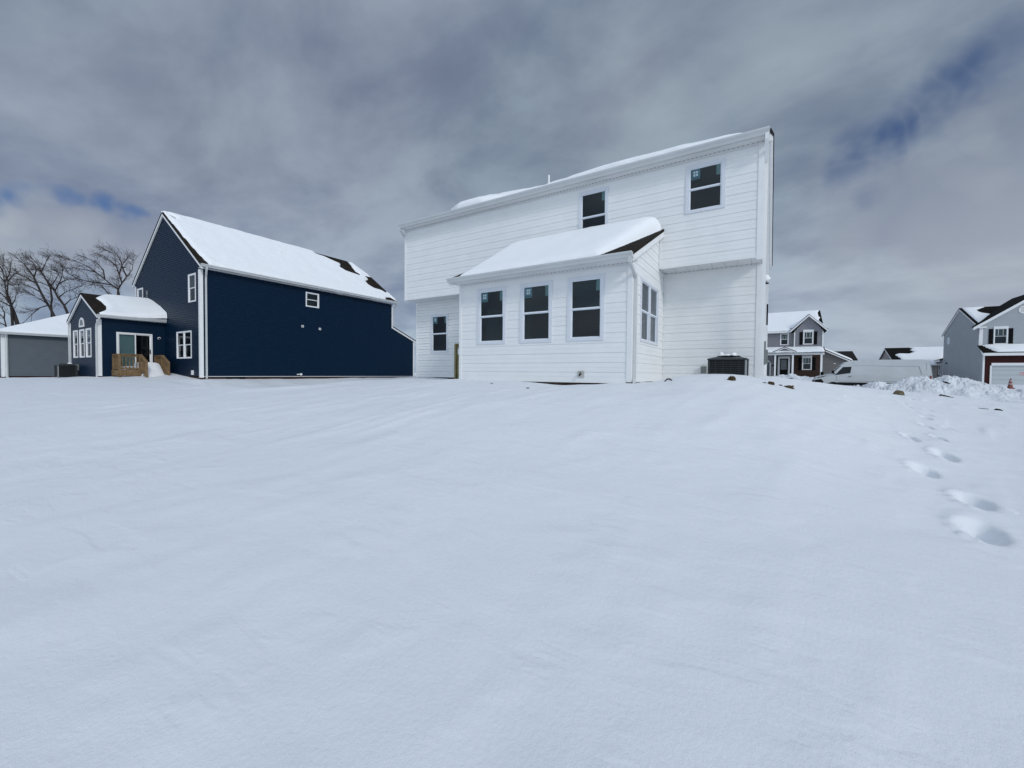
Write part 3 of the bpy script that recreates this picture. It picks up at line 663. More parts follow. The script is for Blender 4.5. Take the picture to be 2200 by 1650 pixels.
# ---- timber landing and steps of the blue house
def rail_panel(par,p0,p1,zt0,zt1,zb0,zb1,n,solid_lo=.0,mat_=WOOD):
    """railing between two plan points with sloping or level cap; one mesh cap, balusters as one child mesh each"""
    p0,p1=Vector(p0),Vector(p1); d=(p1-p0); L=d.length; t=d/L; s=Vector((-t.y,t.x,0))
    def P3(a,z,o): 
        c=p0+t*a; return (c.x+s.x*o,c.y+s.y*o,z)
    mb=MB(); mb.hexa([P3(0,zt0-.04,-.07),P3(L,zt1-.04,-.07),P3(L,zt1-.04,.07),P3(0,zt0-.04,.07)],[P3(0,zt0,-.07),P3(L,zt1,-.07),P3(L,zt1,.07),P3(0,zt0,.07)])
    mb.hexa([P3(0,zt0-.14,-.02),P3(L,zt1-.14,-.02),P3(L,zt1-.14,.02),P3(0,zt0-.14,.02)],[P3(0,zt0-.041,-.02),P3(L,zt1-.041,-.02),P3(L,zt1-.041,.02),P3(0,zt0-.041,.02)])
    mb.hexa([P3(0,zb0,-.02),P3(L,zb1,-.02),P3(L,zb1,.02),P3(0,zb0,.02)],[P3(0,zb0+.09,-.02),P3(L,zb1+.09,-.02),P3(L,zb1+.09,.02),P3(0,zb0+.09,.02)])
    r=mb.build('railing',mat_,par)
    for i in range(n):
        a=L*(i+.5)/n; zt=zt0+(zt1-zt0)*a/L-.05; zb=zb0+(zb1-zb0)*a/L-.02
        b=MB(); b.hexa([P3(a-.02,zb,.021),P3(a+.02,zb,.021),P3(a+.02,zb,.055),P3(a-.02,zb,.055)],[P3(a-.02,zt,.021),P3(a+.02,zt,.021),P3(a+.02,zt,.055),P3(a-.02,zt,.055)])
        b.build('baluster',mat_,r)
ld=thing('timber_steps',(-30.2,8.4,-.5),'brown timber landing and stairs with railings below the sliding door of the blue house','stairs')
LX=-29.60; g=MB(); g.box(XV+.03,LX,7.46,9.36,-.06,.0); 
for i in range(3): g.box(LX+.28*i,LX+.28*(i+1)+.02,8.36,9.34,-.16-.15*i,-.12-.15*i)
g.build('deck_boards',WOOD,ld)
g=MB(); g.box(LX-.04,LX,7.46,8.35,-.30,-.062)
for i in range(9): g.box(LX+.002,LX+.02,7.47+i*.098,7.47+i*.098+.09,-.30,.02)
for i in range(12): g.box(XV+.04+i*.092,XV+.04+i*.092+.085,7.43,7.45,-.30,.02)
g.build('skirt_board',WOOD,ld)
for x,y,z0,z1 in ((LX-.05,7.5,-.5,.84),(LX-.05,8.34,-.5,.86),(XV+.08,7.5,-.5,.84),(XV+.08,9.33,-.4,.84),(LX-.05,9.33,-.5,.86),(-28.72,8.36,-.6,.50),(-28.72,9.33,-.6,.47)):
    g=MB(); g.box(x-.045,x+.045,y-.045,y+.045,z0,z1); g.build('post',WOOD,ld,bevel=.005)
rail_panel(ld,(XV+.12,7.5,0),(LX-.09,7.5,0),.88,.88,.06,.06,9)
rail_panel(ld,(LX-.05,7.54,0),(LX-.05,8.30,0),.88,.88,.06,.06,5)
rail_panel(ld,(LX-.0,8.36,0),(-28.76,8.36,0),.88,.50,.0,-.36,6)
rail_panel(ld,(XV+.12,9.33,0),(LX-.09,9.33,0),.88,.88,.06,.06,9)
rail_panel(ld,(LX-.0,9.33,0),(-28.76,9.33,0),.88,.47,.0,-.36,6)
# snow heap on the steps
def heap(mb,fn,x0,x1,y0,y1,cell,low=-.7):
    nx=int((x1-x0)/cell)+1; ny=int((y1-y0)/cell)+1
    X,Y=np.meshgrid(np.linspace(x0,x1,nx),np.linspace(y0,y1,ny),indexing='ij'); Z=fn(X,Y)
    k=len(mb.v); mb.v+=[(float(a),float(b),float(c)) for a,b,c in zip(X.ravel(),Y.ravel(),Z.ravel())]
    for i in range(nx-1):
        for j in range(ny-1):
            mb.f.append((k+i*ny+j,k+(i+1)*ny+j,k+(i+1)*ny+j+1,k+i*ny+j+1)); mb.m.append(0)
def hs(X,Y):
    t=np.clip((X-(LX-.25))/1.35,0,1); z=.46*(1-t)**1.1-.60*t
    z=np.where(Y<8.38,.30-.22*np.clip((8.3-Y)/.7,0,1),z)
    z=z-.10*np.clip(np.abs(Y-8.8)/.5,0,1)**4
    e=np.minimum(np.minimum(X-(XV+.05),9.29-Y),Y-np.where(X<LX-.07,7.56,8.41))
    z=np.where(e<0,-.8,z)
    return z+.03*fbm(X*3,Y*3,3,4)
g=MB(); heap(g,hs,XV+.04,-28.25,7.5,9.34,.035); solo(g,'step_snow',SNOWR,'snow heap burying the timber stairs at the sliding door of the blue house','snow',smooth=True)

# ================================================================== GREY HOUSE (left edge)
XG,YG=-42.07,4.965; GB=-.45; GT=2.30; GX0,GY1=-54.0,19.0
gh=thing('grey_house',(-48,12,-.8),'low grey single storey house with a snow covered hip roof at the left edge','house')
mb=MB(); siding(mb,FX(XG),GB,GT,YG,GY1,[],'lap',e=.102); mb.build('side_wall',G_SIDE,gh)
mb=MB(); siding(mb,FY(YG),GB,GT,GX0,XG,[],'lap',e=.102); siding(mb,FX(GX0,-1),GB,GT,YG,GY1,[],'flat'); siding(mb,Fr((0,GY1,0),(1,0,0),(0,1,0)),GB,GT,GX0,XG,[],'flat'); mb.build('back_wall',G_SIDE,gh)
mb=MB(); cornerY(mb,XG,YG,GB-.05,GT,1,.14); mb.build('corner_trim',W_TRIM,gh)
mb=MB(); mb.box(GX0,XG-.02,YG+.02,GY1,-1.3,GB); mb.build('foundation',RBRICK,gh)
o_=.30; a0,a1,b0,b1=GX0-o_,XG+o_,YG-o_,GY1+o_; hw=(a1-a0)/2; mg=.45; zr_=GT+.05+mg*hw; xm=(a0+a1)/2
mb=MB(); zE=GT+.05
E_=[(a0,b0,zE),(a1,b0,zE),(a1,b1,zE),(a0,b1,zE)]; R1,R2=(xm,b0+hw,zr_),(xm,b1-hw,zr_)
mb.quad(E_[0],E_[1],R1); mb.quad(E_[1],E_[2],R2,R1); mb.quad(E_[2],E_[3],R2); mb.quad(E_[3],E_[0],R1,R2); mb.quad(*E_[::-1])
mb.build('roof',SHING,gh)
mb=MB(); gutter(mb,(a1,b0,GT+.10),(a1,b1,GT+.10),(1,0,0),.15,.12); gutter(mb,(a0,b0,GT+.10),(a1,b0,GT+.10),(0,-1,0),.15,.12); mb.build('gutter',W_GUT,gh)
mb=MB(); downspout(mb,[(a1+.02,YG+.16,GT),(XG+.08,YG+.2,GT-.25),(XG+.08,YG+.2,-.42),(XG+.25,YG+.2,-.55)],.10); mb.build('downspout',W_GUT,gh)
snow_sheet('roof_snow','smooth snow covering the hip roof of the low grey house',(a1,0,zE),(0,1,0),(-1,0,mg),(mg,0,1),
  [(b0-.02,-.08),(b1,-.08),(b1-hw,hw+.05),(b0+hw-.02,hw+.05)],T=.14,cell=.14,edge=.05,group=SG,seed=41,wob=.02)
snow_sheet('roof_snow','snow on the hip end of the low grey house roof',(0,b0,zE),(1,0,0),(0,1,mg),(0,-mg,1),
  [(a0,-.05),(a1+.02,-.08),(xm,hw+.05)],T=.14,cell=.18,edge=.05,group=SG,seed=43,wob=.02)

# ================================================================== CONDENSERS
def condenser(x0,x1,y0,y1,z0,z1,label,rot=None):
    t=thing('air_conditioner',((x0+x1)/2,(y0+y1)/2,z0),label,'air conditioner','outdoor air conditioner units')
    mb=MB(); mb.box(x0+.03,x1-.03,y0+.03,y1-.03,z0+.02,z1-.10); mb.build('coil',ACL,t)
    mb=MB(); n=13
    for i in range(n):
        z=z0+.06+(z1-z0-.22)*i/(n-1)
        mb.box(x0+.045,x1-.045,y0+.010,y0+.022,z,z+.012); mb.box(x1-.022,x1-.010,y0+.045,y1-.045,z,z+.012)
    for k in range(4): 
        f=(k+1)/5; mb.box(x0+(x1-x0)*f-.006,x0+(x1-x0)*f+.006,y0+.002,y0+.0098,z0+.03,z1-.12)
    mb.build('louvre_grille',ACM,t)
    for x,y in ((x0,y0),(x1,y0),(x0,y1),(x1,y1)):
        mb=MB(); sx_=1 if x==x0 else -1; sy_=1 if y==y0 else -1
        mb.box(min(x,x+sx_*.045),max(x,x+sx_*.045),min(y,y+sy_*.045),max(y,y+sy_*.045),z0,z1-.10); mb.build('corner_post',POSTL if (x==x1 and y==y0) else ACM,t,bevel=.008)
    mb=MB(); k=.10
    mb.hexa([(x0-.01,y0-.01,z1-.10),(x1+.01,y0-.01,z1-.10),(x1+.01,y1+.01,z1-.10),(x0-.01,y1+.01,z1-.10)],[(x0-.01,y0-.01,z1-.065),(x1+.01,y0-.01,z1-.065),(x1+.01,y1+.01,z1-.065),(x0-.01,y1+.01,z1-.065)])
    mb.hexa([(x0,y0,z1-.065),(x1,y0,z1-.065),(x1,y1,z1-.065),(x0,y1,z1-.065)],[(x0+.16,y0+.16,z1-.02),(x1-.16,y0+.16,z1-.02),(x1-.16,y1-.16,z1-.02),(x0+.16,y1-.16,z1-.02)])
    mb.build('top_cover',ACM,t)
    mb=MB(); cx,cy=(x0+x1)/2,(y0+y1)/2; rr=(x1-x0)/2-.17
    for q in (1,.66,.33):
        mb.tube([(cx+rr*q*math.cos(a),cy+rr*q*math.sin(a),z1) for a in [2*math.pi*i/20 for i in range(21)]],.012,5,cap=False)
    for i in range(8):
        a=math.pi*i/4; mb.tube([(cx,cy,z1),(cx+rr*math.cos(a),cy+rr*math.sin(a),z1-.01)],.008,4)
    mb.build('fan_guard',BLACK,t)
    return t
def clump(cx,cy,cz,rx,ry,rz,label,cat,material,name,group=None,seed=1,amp=.2,base_cut=True,n=18,sink=.35,base=None):
    mb=MB(); r_=random.Random(seed); o=[(r_.uniform(-9,9),r_.uniform(-9,9)) for _ in range(3)]
    from mathutils import noise as mn
    k0=0; rows=n//2+1
    for i in range(rows+1):
        th=math.pi*i/rows
        for j in range(n):
            ph=2*math.pi*j/n; d=Vector((math.sin(th)*math.cos(ph),math.sin(th)*math.sin(ph),math.cos(th)))
            s_=1+amp*mn.fractal(d*1.6+Vector((seed*3.1,seed*1.7,0)),.8,2.0,4)*1.6
            mb.v.append((cx+d.x*rx*s_,cy+d.y*ry*s_,cz+d.z*rz*s_*(1 if d.z>0 else sink)))
    for i in range(rows):
        for j in range(n):
            q=(j+1)%n; mb.f.append((i*n+j,(i+1)*n+j,(i+1)*n+q,i*n+q)); mb.m.append(0)
    return solo(mb,name,material,label,cat,group,smooth=material is SNOWR)
acx0,acx1,acy,acz=-1.365,-.53,11.10,.475
condenser(acx0,acx1,acy,acy+.80,-.35,acz,'dark grey air conditioner unit topped with snow lumps beside the white house wall')
for i,(dx,dy,rx,rz,lb) in enumerate(((.27,.25,.068,.085,'left rounded snow lump on the air conditioner by the white house'),(.40,.30,.075,.045,'low middle snow lump on the air conditioner by the white house'),(.545,.25,.07,.075,'right rounded snow lump on the air conditioner by the white house'))):
    clump(acx0+dx,acy+dy,acz+.01,rx,.09,rz,lb,'snow',SNOWR,'snow_lump','snow lumps on the air conditioner',seed=5+i,amp=.12,sink=.15)
clump(acx0+.16,acy+.20,acz-.045,.09,.08,.018,'thin snow crust at the left end of the air conditioner cover','snow',SNOWR,'snow_lump','snow lumps on the air conditioner',seed=15,amp=.12,sink=.3)
condenser(-35.0,-34.2,6.03,6.78,-.45,.33,'dark air conditioner unit at the corner of the small blue sunroom')
mb=MB(); mb.box(-34.6,-34.35,6.80,6.915,-.02,.32); solo(mb,'utility_box',METG,'small grey utility box beside the air conditioner of the blue sunroom','electrical box')
clump(-34.4,6.55,.345,.13,.10,.06,'small snow cap on the air conditioner near the blue sunroom','snow',SNOWR,'snow_lump',seed=9,amp=.12,sink=.15)

# timber steps behind the white sunroom
ws=thing('timber_steps',(-8.6,11.5,-.4),'pale green timber stair railing just showing behind the left corner of the white sunroom','stairs')
for x,z0,z1 in ((-9.66,-.5,1.02),(-9.52,-.5,.66)):
    g=MB(); g.box(x-.045,x+.045,11.45,11.54,z0,z1); g.build('post',WOOD2,ws,bevel=.006)
for x,z0,z1,y in ((-9.74,-.40,.60,11.62),(-9.40,-.3,1.0,11.60),(-9.22,-.3,1.0,11.60),(-9.04,-.3,1.0,11.60),(-8.86,-.3,1.0,11.60)):
    g=MB(); g.box(x-.022,x+.022,y-.02,y+.02,z0,z1); g.build('baluster',WOOD2,ws)
g=MB(); g.box(-9.70,-7.75,11.46,11.60,1.02,1.06); g.box(-9.62,-7.75,11.5,11.54,.88,1.01); g.box(-9.62,-7.75,11.5,11.54,-.1,.02); g.build('railing',WOOD2,ws)
g=MB(); g.box(-9.6,-7.7,11.62,12.35,-.2,-.12); g.build('deck_boards',WOOD2,ws)

# ================================================================== GROUND
CP=[(0,0,-1.60),(3,0,-1.62),(-3,-1,-1.62),(-8,0,-1.35),(-14,-2,-1.15),(-20,-2,-1.0),(-40,-5,-.8),(8,0,-1.6),(14,4,-1.5),(0,-6,-1.8),
(0,3,-1.42),(-3,3,-1.18),(-6,4,-.86),(-2,5,-.92),(0,6,-.98),(1.74,5.38,-1.40),(1.95,6.35,-1.33),(1.9,7.5,-1.25),(2.27,8.8,-1.18),(2.1,9.6,-1.08),(2.74,11.5,-1.0),(3.0,12.7,-.92),(3.13,14.4,-.82),(3.4,16.3,-.74),(4.2,20,-.57),
(6,8,-1.3),(7,14,-1.02),(7.7,22.6,-.95),(5,20.9,-.60),(2.7,19.4,-.43),(1.4,18.6,-.23),(.5,15,-.12),(.5,18,-.12),(0,24,-.15),(2.5,24,-.42),
(-.75,8.8,-.24),(.25,9.6,-.34),(-1.9,9.0,-.21),(-3.5,8.0,-.25),(-5.2,7.3,-.27),(-7,7.2,-.30),(-3,9.2,-.18),(-5.5,9.25,-.215),(-6.8,9.25,-.205),(-7.6,9.2,-.19),(-4.3,9.22,-.27),
(-2.6,10.9,-.16),(-1.9,10.75,.0),(-1.5,10.7,.035),(-1.0,10.7,.03),(-.6,10.9,.0),(-.2,11.4,-.09),(.2,12.4,-.12),(-1.2,12,.0),(-.7,11.6,.0),
(-10,12.3,-.27),(-12.5,12.2,-.20),(-9,11.6,-.26),(-8,12,-.2),(-9,9,-.27),(-12,9.4,-.33),(-14,12,-.42),(-13,16,-.42),(-13,25,-.45),
(-11.6,5.76,-.50),(-15,7.4,-.50),(-19,5.3,-.62),(-18,9.5,-.66),(-17,14,-.64),(-20,12,-.67),(-24,16,-.57),(-24,11,-.56),(-25.9,10,-.46),(-25.9,15,-.47),(-25.9,19,-.43),(-25.8,24,-.38),(-25.6,26,-.32),(-22,20,-.60),(-20,28,-.5),
(-25,5.5,-.52),(-31,5,-.50),(-30,6.7,-.40),(-28,8.5,-.44),(-27.5,9.6,-.36),(-29,9.6,-.20),(-30.5,9.75,-.10),(-34,6,-.45),(-38,6,-.50),(-42,5,-.55),(-41,9,-.52),(-48,3,-.6),(-60,0,-.7),(-42,15,-.5),
(0,32,-.5),(4,30,-1.0),(9,30,-1.25),(14,30,-1.3),(0,38,-1.2),(6,40,-1.3),(12,40,-1.3),(20,38,-1.3),(0,45,-1.25),(8,46,-1.25),(18,46,-1.2),
(-1,50,-.35),(2,50,-.35),(4,51,-.6),(-2,56,-.15),(3,56,-.15),(8,55,-.85),(14,60,-.8),(22,62,-.75),(24,68,-.72),(10,75,-.8),(0,75,-.4),(-30,60,-.8),(-60,60,-.8),(-100,0,-.8),(-100,90,-.9),(60,60,-1),(60,0,-1.5),(40,110,-.9),(-20,110,-.9),(100,110,-1.0),(-60,-50,-1.5),(40,-50,-2)]
cp=np.array(CP,float)
def tps(r): 
    r=np.maximum(r,1e-9); return r*r*np.log(r)
# warp far distances so that near points keep local influence
def warp(x,y):
    r=np.hypot(x,y)+1e-9; k=np.log1p(r/6.)/(r/6.); return x*k,y*k
wx,wy=warp(cp[:,0],cp[:,1]); n_=len(cp)
K=tps(np.hypot(wx[:,None]-wx[None],wy[:,None]-wy[None]))+np.eye(n_)*2e-3
Pm=np.column_stack([np.ones(n_),wx,wy]); A=np.block([[K,Pm],[Pm.T,np.zeros((3,3))]])
SOL=np.linalg.solve(A,np.concatenate([cp[:,2],np.zeros(3)]))
def zbase(x,y):
    x=np.asarray(x,float); y=np.asarray(y,float); sh=x.shape; x=x.ravel(); y=y.ravel()
    out=np.zeros(x.shape)
    for s in range(0,len(x),20000):
        a,b=warp(x[s:s+20000],y[s:s+20000])
        out[s:s+20000]=tps(np.hypot(a[:,None]-wx,b[:,None]-wy))@SOL[:n_]+SOL[n_]+SOL[n_+1]*a+SOL[n_+2]*b
    r=np.hypot(x,y); far=np.clip((r-110)/120,0,1)
    return ((out*(1-far))+(-.95)*far).reshape(sh)
PRINTS=[ # x,y,len,wid,angle,depth
(1.76,5.42,.28,.20,1.35,.20),(1.98,6.42,.24,.19,1.5,.18),(2.22,6.2,.16,.05,2.3,.07),(1.80,7.42,.26,.18,1.35,.18),(2.32,8.75,.28,.17,1.5,.17),
(2.08,9.65,.22,.13,1.6,.14),(2.55,10.15,.2,.11,1.6,.12),(2.66,11.35,.2,.12,1.6,.13),(3.05,11.6,.2,.10,1.8,.10),(2.95,12.6,.2,.11,1.6,.12),(3.15,13.4,.22,.11,1.6,.12),(3.05,14.6,.2,.13,1.5,.12),(3.45,14.7,.2,.13,1.6,.10),(3.25,16.2,.2,.14,1.6,.10),(3.7,17.6,.2,.14,1.6,.10)]
SWALE=[(-25.2,8.2),(-17.5,6.9),(-11.9,6.0),(-11.6,7.0),(-12.2,8.6),(-15.0,13.5),(-17.5,20),(-24.8,24),(-25.2,15)]
def zground(x,y,detail=True):
    z=zbase(x,y)
    r=np.hypot(x,y)
    ca,sa=math.cos(R(76)),math.sin(R(76)); a=x*ca+y*sa; b=-x*sa+y*ca
    amp=np.clip(r/4,.4,1.6)
    z=z+.030*fbm(a*.30,b*.38,3,1)*np.clip(amp,0,1.1)+.032*fbm(a*.9,b*1.3,4,21)*np.clip(vnoise(x*.35,y*.35,33)*2.4-.6,0,1)
    s=fbm(a*.55+.6*fbm(a*.7,b*.7,2,77),b*2.6,4,9); z=z+.017*np.clip(s,-.1,1)*np.clip(vnoise(a*.25,b*.3,30)*2.2-.5,0,1)*amp
    s=vnoise(a*1.1,b*6.5,52); z=z+.022*np.clip(s-.66,0,1)*np.clip(vnoise(a*.4,b*.5,60)*3-1.1,0,1)*amp*2
    z=z+.004*fbm(x*3.5,y*3.5,3,15)
    m_=(x<-6)&(x>-40)&(y>3)&(y<32)
    if m_.any():
        sd=sdist(x[m_]+.5*fbm(x[m_]*.8,y[m_]*.8,3,61),y[m_]+.3*fbm(x[m_]*.8,y[m_]*.8,3,62),SWALE); k=np.clip(sd/.9,0,1); k=k*k*(3-2*k)
        z[m_]+=-.22*k+k*.10*np.clip(fbm(x[m_]*.5,y[m_]*1.6,4,64),-.3,1)+.05*np.exp(-((sd+.35)/.4)**2)
    if detail:
        for (px,py,L,W_,an,dp) in PRINTS:
            dx,dy=x-px,y-py; mk=(np.abs(dx)<1.3)&(np.abs(dy)<1.3)
            if not mk.any(): continue
            c,s_=math.cos(an),math.sin(an); u=(dx[mk]*c+dy[mk]*s_)/(L*1.0)+.12; v=(-dx[mk]*s_+dy[mk]*c)/(W_*.68)-1.0
            u=u+.16*fbm(dx[mk]*3+px*7,dy[mk]*3,2,3); v=v+.16*fbm(dx[mk]*3,dy[mk]*3+py*3,2,4)
            q=np.sqrt(u*u+v*v)
            hole=-dp*.75/(1+np.exp((q-.92)*np.where(v>0,24,9))); rim=.010*np.exp(-((q-1.45)/.35)**2)*(1+.9*np.clip(v,-1,1))*(1+2.2*fbm(dx[mk]*16,dy[mk]*16,3,8))
            z[mk]+=hole+rim
    return z
def axis(segs):
    out=[]
    for a,b,s in segs: out+=list(np.arange(a,b-1e-6,s))
    return out
def geo(start,end,step,f):
    out=[];x=start
    while x<end: out.append(x); step*=f; x+=step
    out.append(end); return out
gx=[-v for v in geo(16,2500,.2,1.09)][::-1]+axis([(-15.9,-8,.12),(-8,1,.07),(1,4.2,.035),(4.2,8,.08)])+geo(8,2500,.12,1.09)
gy=[-v for v in geo(2,2500,.3,1.2)][::-1]+axis([(-1.9,1,.1),(1,5,.06),(5,10.5,.04),(10.5,18,.07)])+geo(18,2500,.1,1.06)
gx=np.array(gx); gy=np.array(gy); X,Y=np.meshgrid(gx,gy,indexing='ij'); Z=zground(X,Y)
nx,ny=X.shape
me=bpy.data.meshes.new('ground'); co=np.stack([X,Y,Z],-1).reshape(-1,3)
me.vertices.add(len(co)); me.vertices.foreach_set('co',co.ravel())
ii,jj=np.meshgrid(np.arange(nx-1),np.arange(ny-1),indexing='ij'); ii=ii.ravel(); jj=jj.ravel()
fc=np.stack([ii*ny+jj,(ii+1)*ny+jj,(ii+1)*ny+jj+1,ii*ny+jj+1],-1).astype(np.int32)
me.loops.add(len(fc)*4); me.loops.foreach_set('vertex_index',fc.ravel())
me.polygons.add(len(fc)); me.polygons.foreach_set('loop_start',np.arange(len(fc),dtype=np.int32)*4); me.polygons.foreach_set('loop_total',np.full(len(fc),4,np.int32))
me.update(); me.validate(); me.polygons.foreach_set('use_smooth',[True]*len(fc)); me.materials.append(SNOWG)
go=bpy.data.objects.new('ground',me); COL.objects.link(go); go['kind']='structure'
def zg(x,y): return float(zground(np.array([float(x)]),np.array([float(y)]),False)[0])
# street strip seen under the van
mb=MB(); mb.box(-10,30,40.6,43.6,-1.28,-1.235); o=mb.build('road',ASPH); o['kind']='structure'

# ---- debris in the snow
def lump(x,y,rx,ry,rz,name,label,cat,m_,seed,group=None,dz=0,amp=.35):
    clump(x,y,zg(x,y)+dz,rx*.68,ry*.68,rz*.68,label,cat,m_,name,group,seed=seed,amp=amp,sink=.5,n=20)
CG='brown soil clods poking through the snow'
lump(-.72,9.55,.10,.09,.11,'soil_clod','wedge shaped brown soil clod on the snow in front of the air conditioner','clod',SOIL,2,CG)
lump(-.04,10.2,.085,.10,.075,'soil_clod','small dark brown soil clod below the right corner of the white house','clod',SOIL,3,CG)
lump(-.17,10.15,.05,.04,.018,'soil_clod','thin crumb of soil just left of the small dark clod','clod',SOIL,13,CG)
lump(.27,10.5,.15,.12,.085,'soil_clod','wide flat brown soil clod, the rightmost below the white house corner','clod',SOIL,4,CG)
lump(.13,10.52,.05,.05,.03,'soil_clod','low sliver of soil at the left end of the wide flat clod','clod',SOIL,14,CG)
lump(3.55,18.6,.22,.22,.22,'stone','round tan stone half buried at the foot of the plowed snow','stone',ROCK,6,amp=.06,dz=.0)
lump(-4.35,7.5,.05,.05,.022,'soil_clod','small black clod on the snow before the middle sunroom window','clod',DARKW,7,CG)
lump(-5.45,7.75,.05,.05,.014,'soil_clod','flat black sliver of soil before the left sunroom window','clod',DARKW,8,CG)
lump(.42,16.2,.18,.12,.035,'soil_clod','dark strip of bare earth on the far edge of the lot near the porch house','clod',DARKW,12,CG)
def stickm(pts,r,name,label,m_=DARKW):
    mb=MB(); mb.tube(pts,r,6); solo(mb,name,m_,label,'stick','dark sticks lying in the snow')
def sp(x,y,h=.02): return (x,y,zg(x,y)+h)
stickm([sp(-2.03,9.5,.0),sp(-1.98,9.5,.045),sp(-1.92,9.48,.04),sp(-1.86,9.46,.0)],[.012,.016,.016,.012],'stick','short curved dark stick below the side window of the white sunroom',)
stickm([sp(4.76,19.6,.0),sp(4.8,19.6,.04),sp(4.9,19.55,.03),sp(5.10,19.5,.0)],[.015,.03,.022,.01],'stick','long dark stick on the snow right of the round stone')
stickm([sp(5.12,16.6,.0),sp(5.16,16.6,.025),sp(5.22,16.56,.022),sp(5.27,16.55,.0)],[.014,.026,.02,.01],'stick','blunt dark stick near the right edge of the snow')
stickm([sp(4.88,16.8,.003),sp(5.05,16.7,.005)],[.008,.008],'stick','thin dark stalk beside the blunt stick')
stickm([sp(-22.1,12.3,.01),sp(-22.4,13.4,.01),sp(-22.5,14.1,.0)],[.03,.035,.02],'stick','thin dark board lying in the hollow before the blue house')

# ---- plowed snow pile
PK=[(-.6,4.2,3),(0,6,1)]
def pile(X,Y):
    b=np.interp(X,[4.2,5.3,6.4,7.3,7.9,8.4,8.9,9.4,10.0,10.7,11.4,12.6,14.5],[-1.3,-.50,-.38,.0,.0,-.2,-.04,.0,-.2,-.48,-.72,-.95,-1.4])
    s=np.exp(-((Y-35.2)/1.35)**2)
    n=fbm(X*1.6,Y*1.6,5,70); n2=np.abs(fbm(X*4,Y*4,3,80))
    z=-1.35+(b+1.35)*s+(.26*n+.22*n2)*np.clip(s*1.6,0,1)*np.clip((b+1.3)*2,0,1)
    return z-.12*(s<.06)
mb=MB(); heap(mb,pile,4.2,14.5,31.6,38.6,.07); solo(mb,'snow_pile',PLOW,'long lumpy bank of plowed snow in front of the white van','snow pile')
def pile2(X,Y):
    s=np.exp(-((Y-37.5)/1.0)**2)*np.exp(-((X-4.9)/1.3)**2)
    return -1.4+ (.70+.35*fbm(X*3,Y*3,4,90))*s**.7
mb=MB(); heap(mb,pile2,3.2,6.8,35.4,39.6,.08); solo(mb,'snow_pile',PLOW,'small ridge of broken snow by the front wheel of the van','snow pile')
def pile3(X,Y):
    s=np.exp(-((Y-47)/1.6)**2)*np.clip((X+3)/1.5,0,1)*np.clip((4.6-X)/1.5,0,1)
    b=np.interp(X,[-2,0,1.2,2.2,3.4,4.4],[-.35,-.05,.18,-.02,-.08,-.2])
    return -1.2+(1.2+b+.25*fbm(X*2,Y*2,4,95))*s
mb=MB(); heap(mb,pile3,-3,4.8,43.8,50.5,.10); solo(mb,'snow_pile',PLOW,'snow bank in front of the grey porch house','snow pile')
stickm([(8.40,34.0,-.24),(8.55,33.95,-.30),(8.68,33.9,-.35)],[.03,.05,.02],'stick','dark scrap stuck in the plowed snow bank')
# extra rough strip left of cone, drift at foundation of the white house
def drift(name,label,fn,x0,x1,y0,y1,c=.05):
    mb=MB(); heap(mb,fn,x0,x1,y0,y1,c); solo(mb,name,SNOWR,label,'snow',smooth=True)

# ================================================================== VAN
vn=thing('white_van',(6.3,43,-1.27),'long white cargo van parked facing left behind the plowed snow','van')
vy0,vy1=42.0,44.0; vg=-1.27
side=[(2.95,-.95),(2.86,-.62),(2.90,-.28),(3.05,-.06),(3.45,.08),(4.06,.215),(4.62,.86),(4.90,1.12),(5.22,1.22),(6.8,1.28),(9.30,1.27),(9.58,1.22),(9.72,.75),(9.80,-.1),(9.80,-.95)]
mb=MB(); yin=.10
def ring(y,inset): 
    cx,cz=6.3,-.1; return [(cx+(x-cx)*(1-inset*.35),y,cz+(z-cz)*(1-inset)) for x,z in side]
r0,r1,r2,r3=ring(vy0+.12,.035),ring(vy0,0),ring(vy1,0),ring(vy1-.12,.035)
k=len(side)
mb.v=[*ring(vy0+.03,.012)]; 
rings=[[(x,vy0+(.0 if z<.3 else .10*min(1,(z-.3)/.95)),z) for x,z in side],[(x,vy1-(.0 if z<.3 else .10*min(1,(z-.3)/.95)),z) for x,z in side]]
mb=MB(); mb.v=rings[0]+rings[1]; mb.f=[tuple(range(k)),tuple(range(2*k-1,k-1,-1))]+[(i,(i+1)%k,k+(i+1)%k,k+i) for i in range(k)]; mb.m=[0]*len(mb.f)
body=mb.build('body',VANW,vn,bevel=.05)
fv=Fr((0,vy0,0),(1,0,0),(0,-1,0))
def vpoly(name,pts,n0,n1,m_,par=vn):
    g=MB(); yy=lambda z:(0 if z<.3 else -.10*min(1,(z-.3)/.95))
    g.hexa([fv.p(x,z,n0+yy(z)) for x,z in pts],[fv.p(x,z,n1+yy(z)) for x,z in pts]); return g.build(name,m_,par)
vpoly('door_window',[(4.17,.12),(4.68,.77),(5.20,.79),(5.14,.29)],.0,.010,mat('van_glass',(.010,.014,.015),.3,.25))
g=MB(); g.prism([(4.07,vy0+.16,.235),(4.60,vy0+.20,.855),(4.60,vy1-.20,.855),(4.07,vy1-.16,.235)],(-.02,0,.012)); g.build('windscreen',MATS['van_glass'],vn)
for x0,x1,z0,z1 in ((5.305,5.325,-.4,1.1),(6.735,6.755,-.45,1.2),(4.27,4.285,-.35,.05),(9.50,9.515,-.3,1.1)): vpoly('panel_seam',[(x0,z0),(x1,z0),(x1,z1),(x0,z1)],.0,.004,VANL,body)
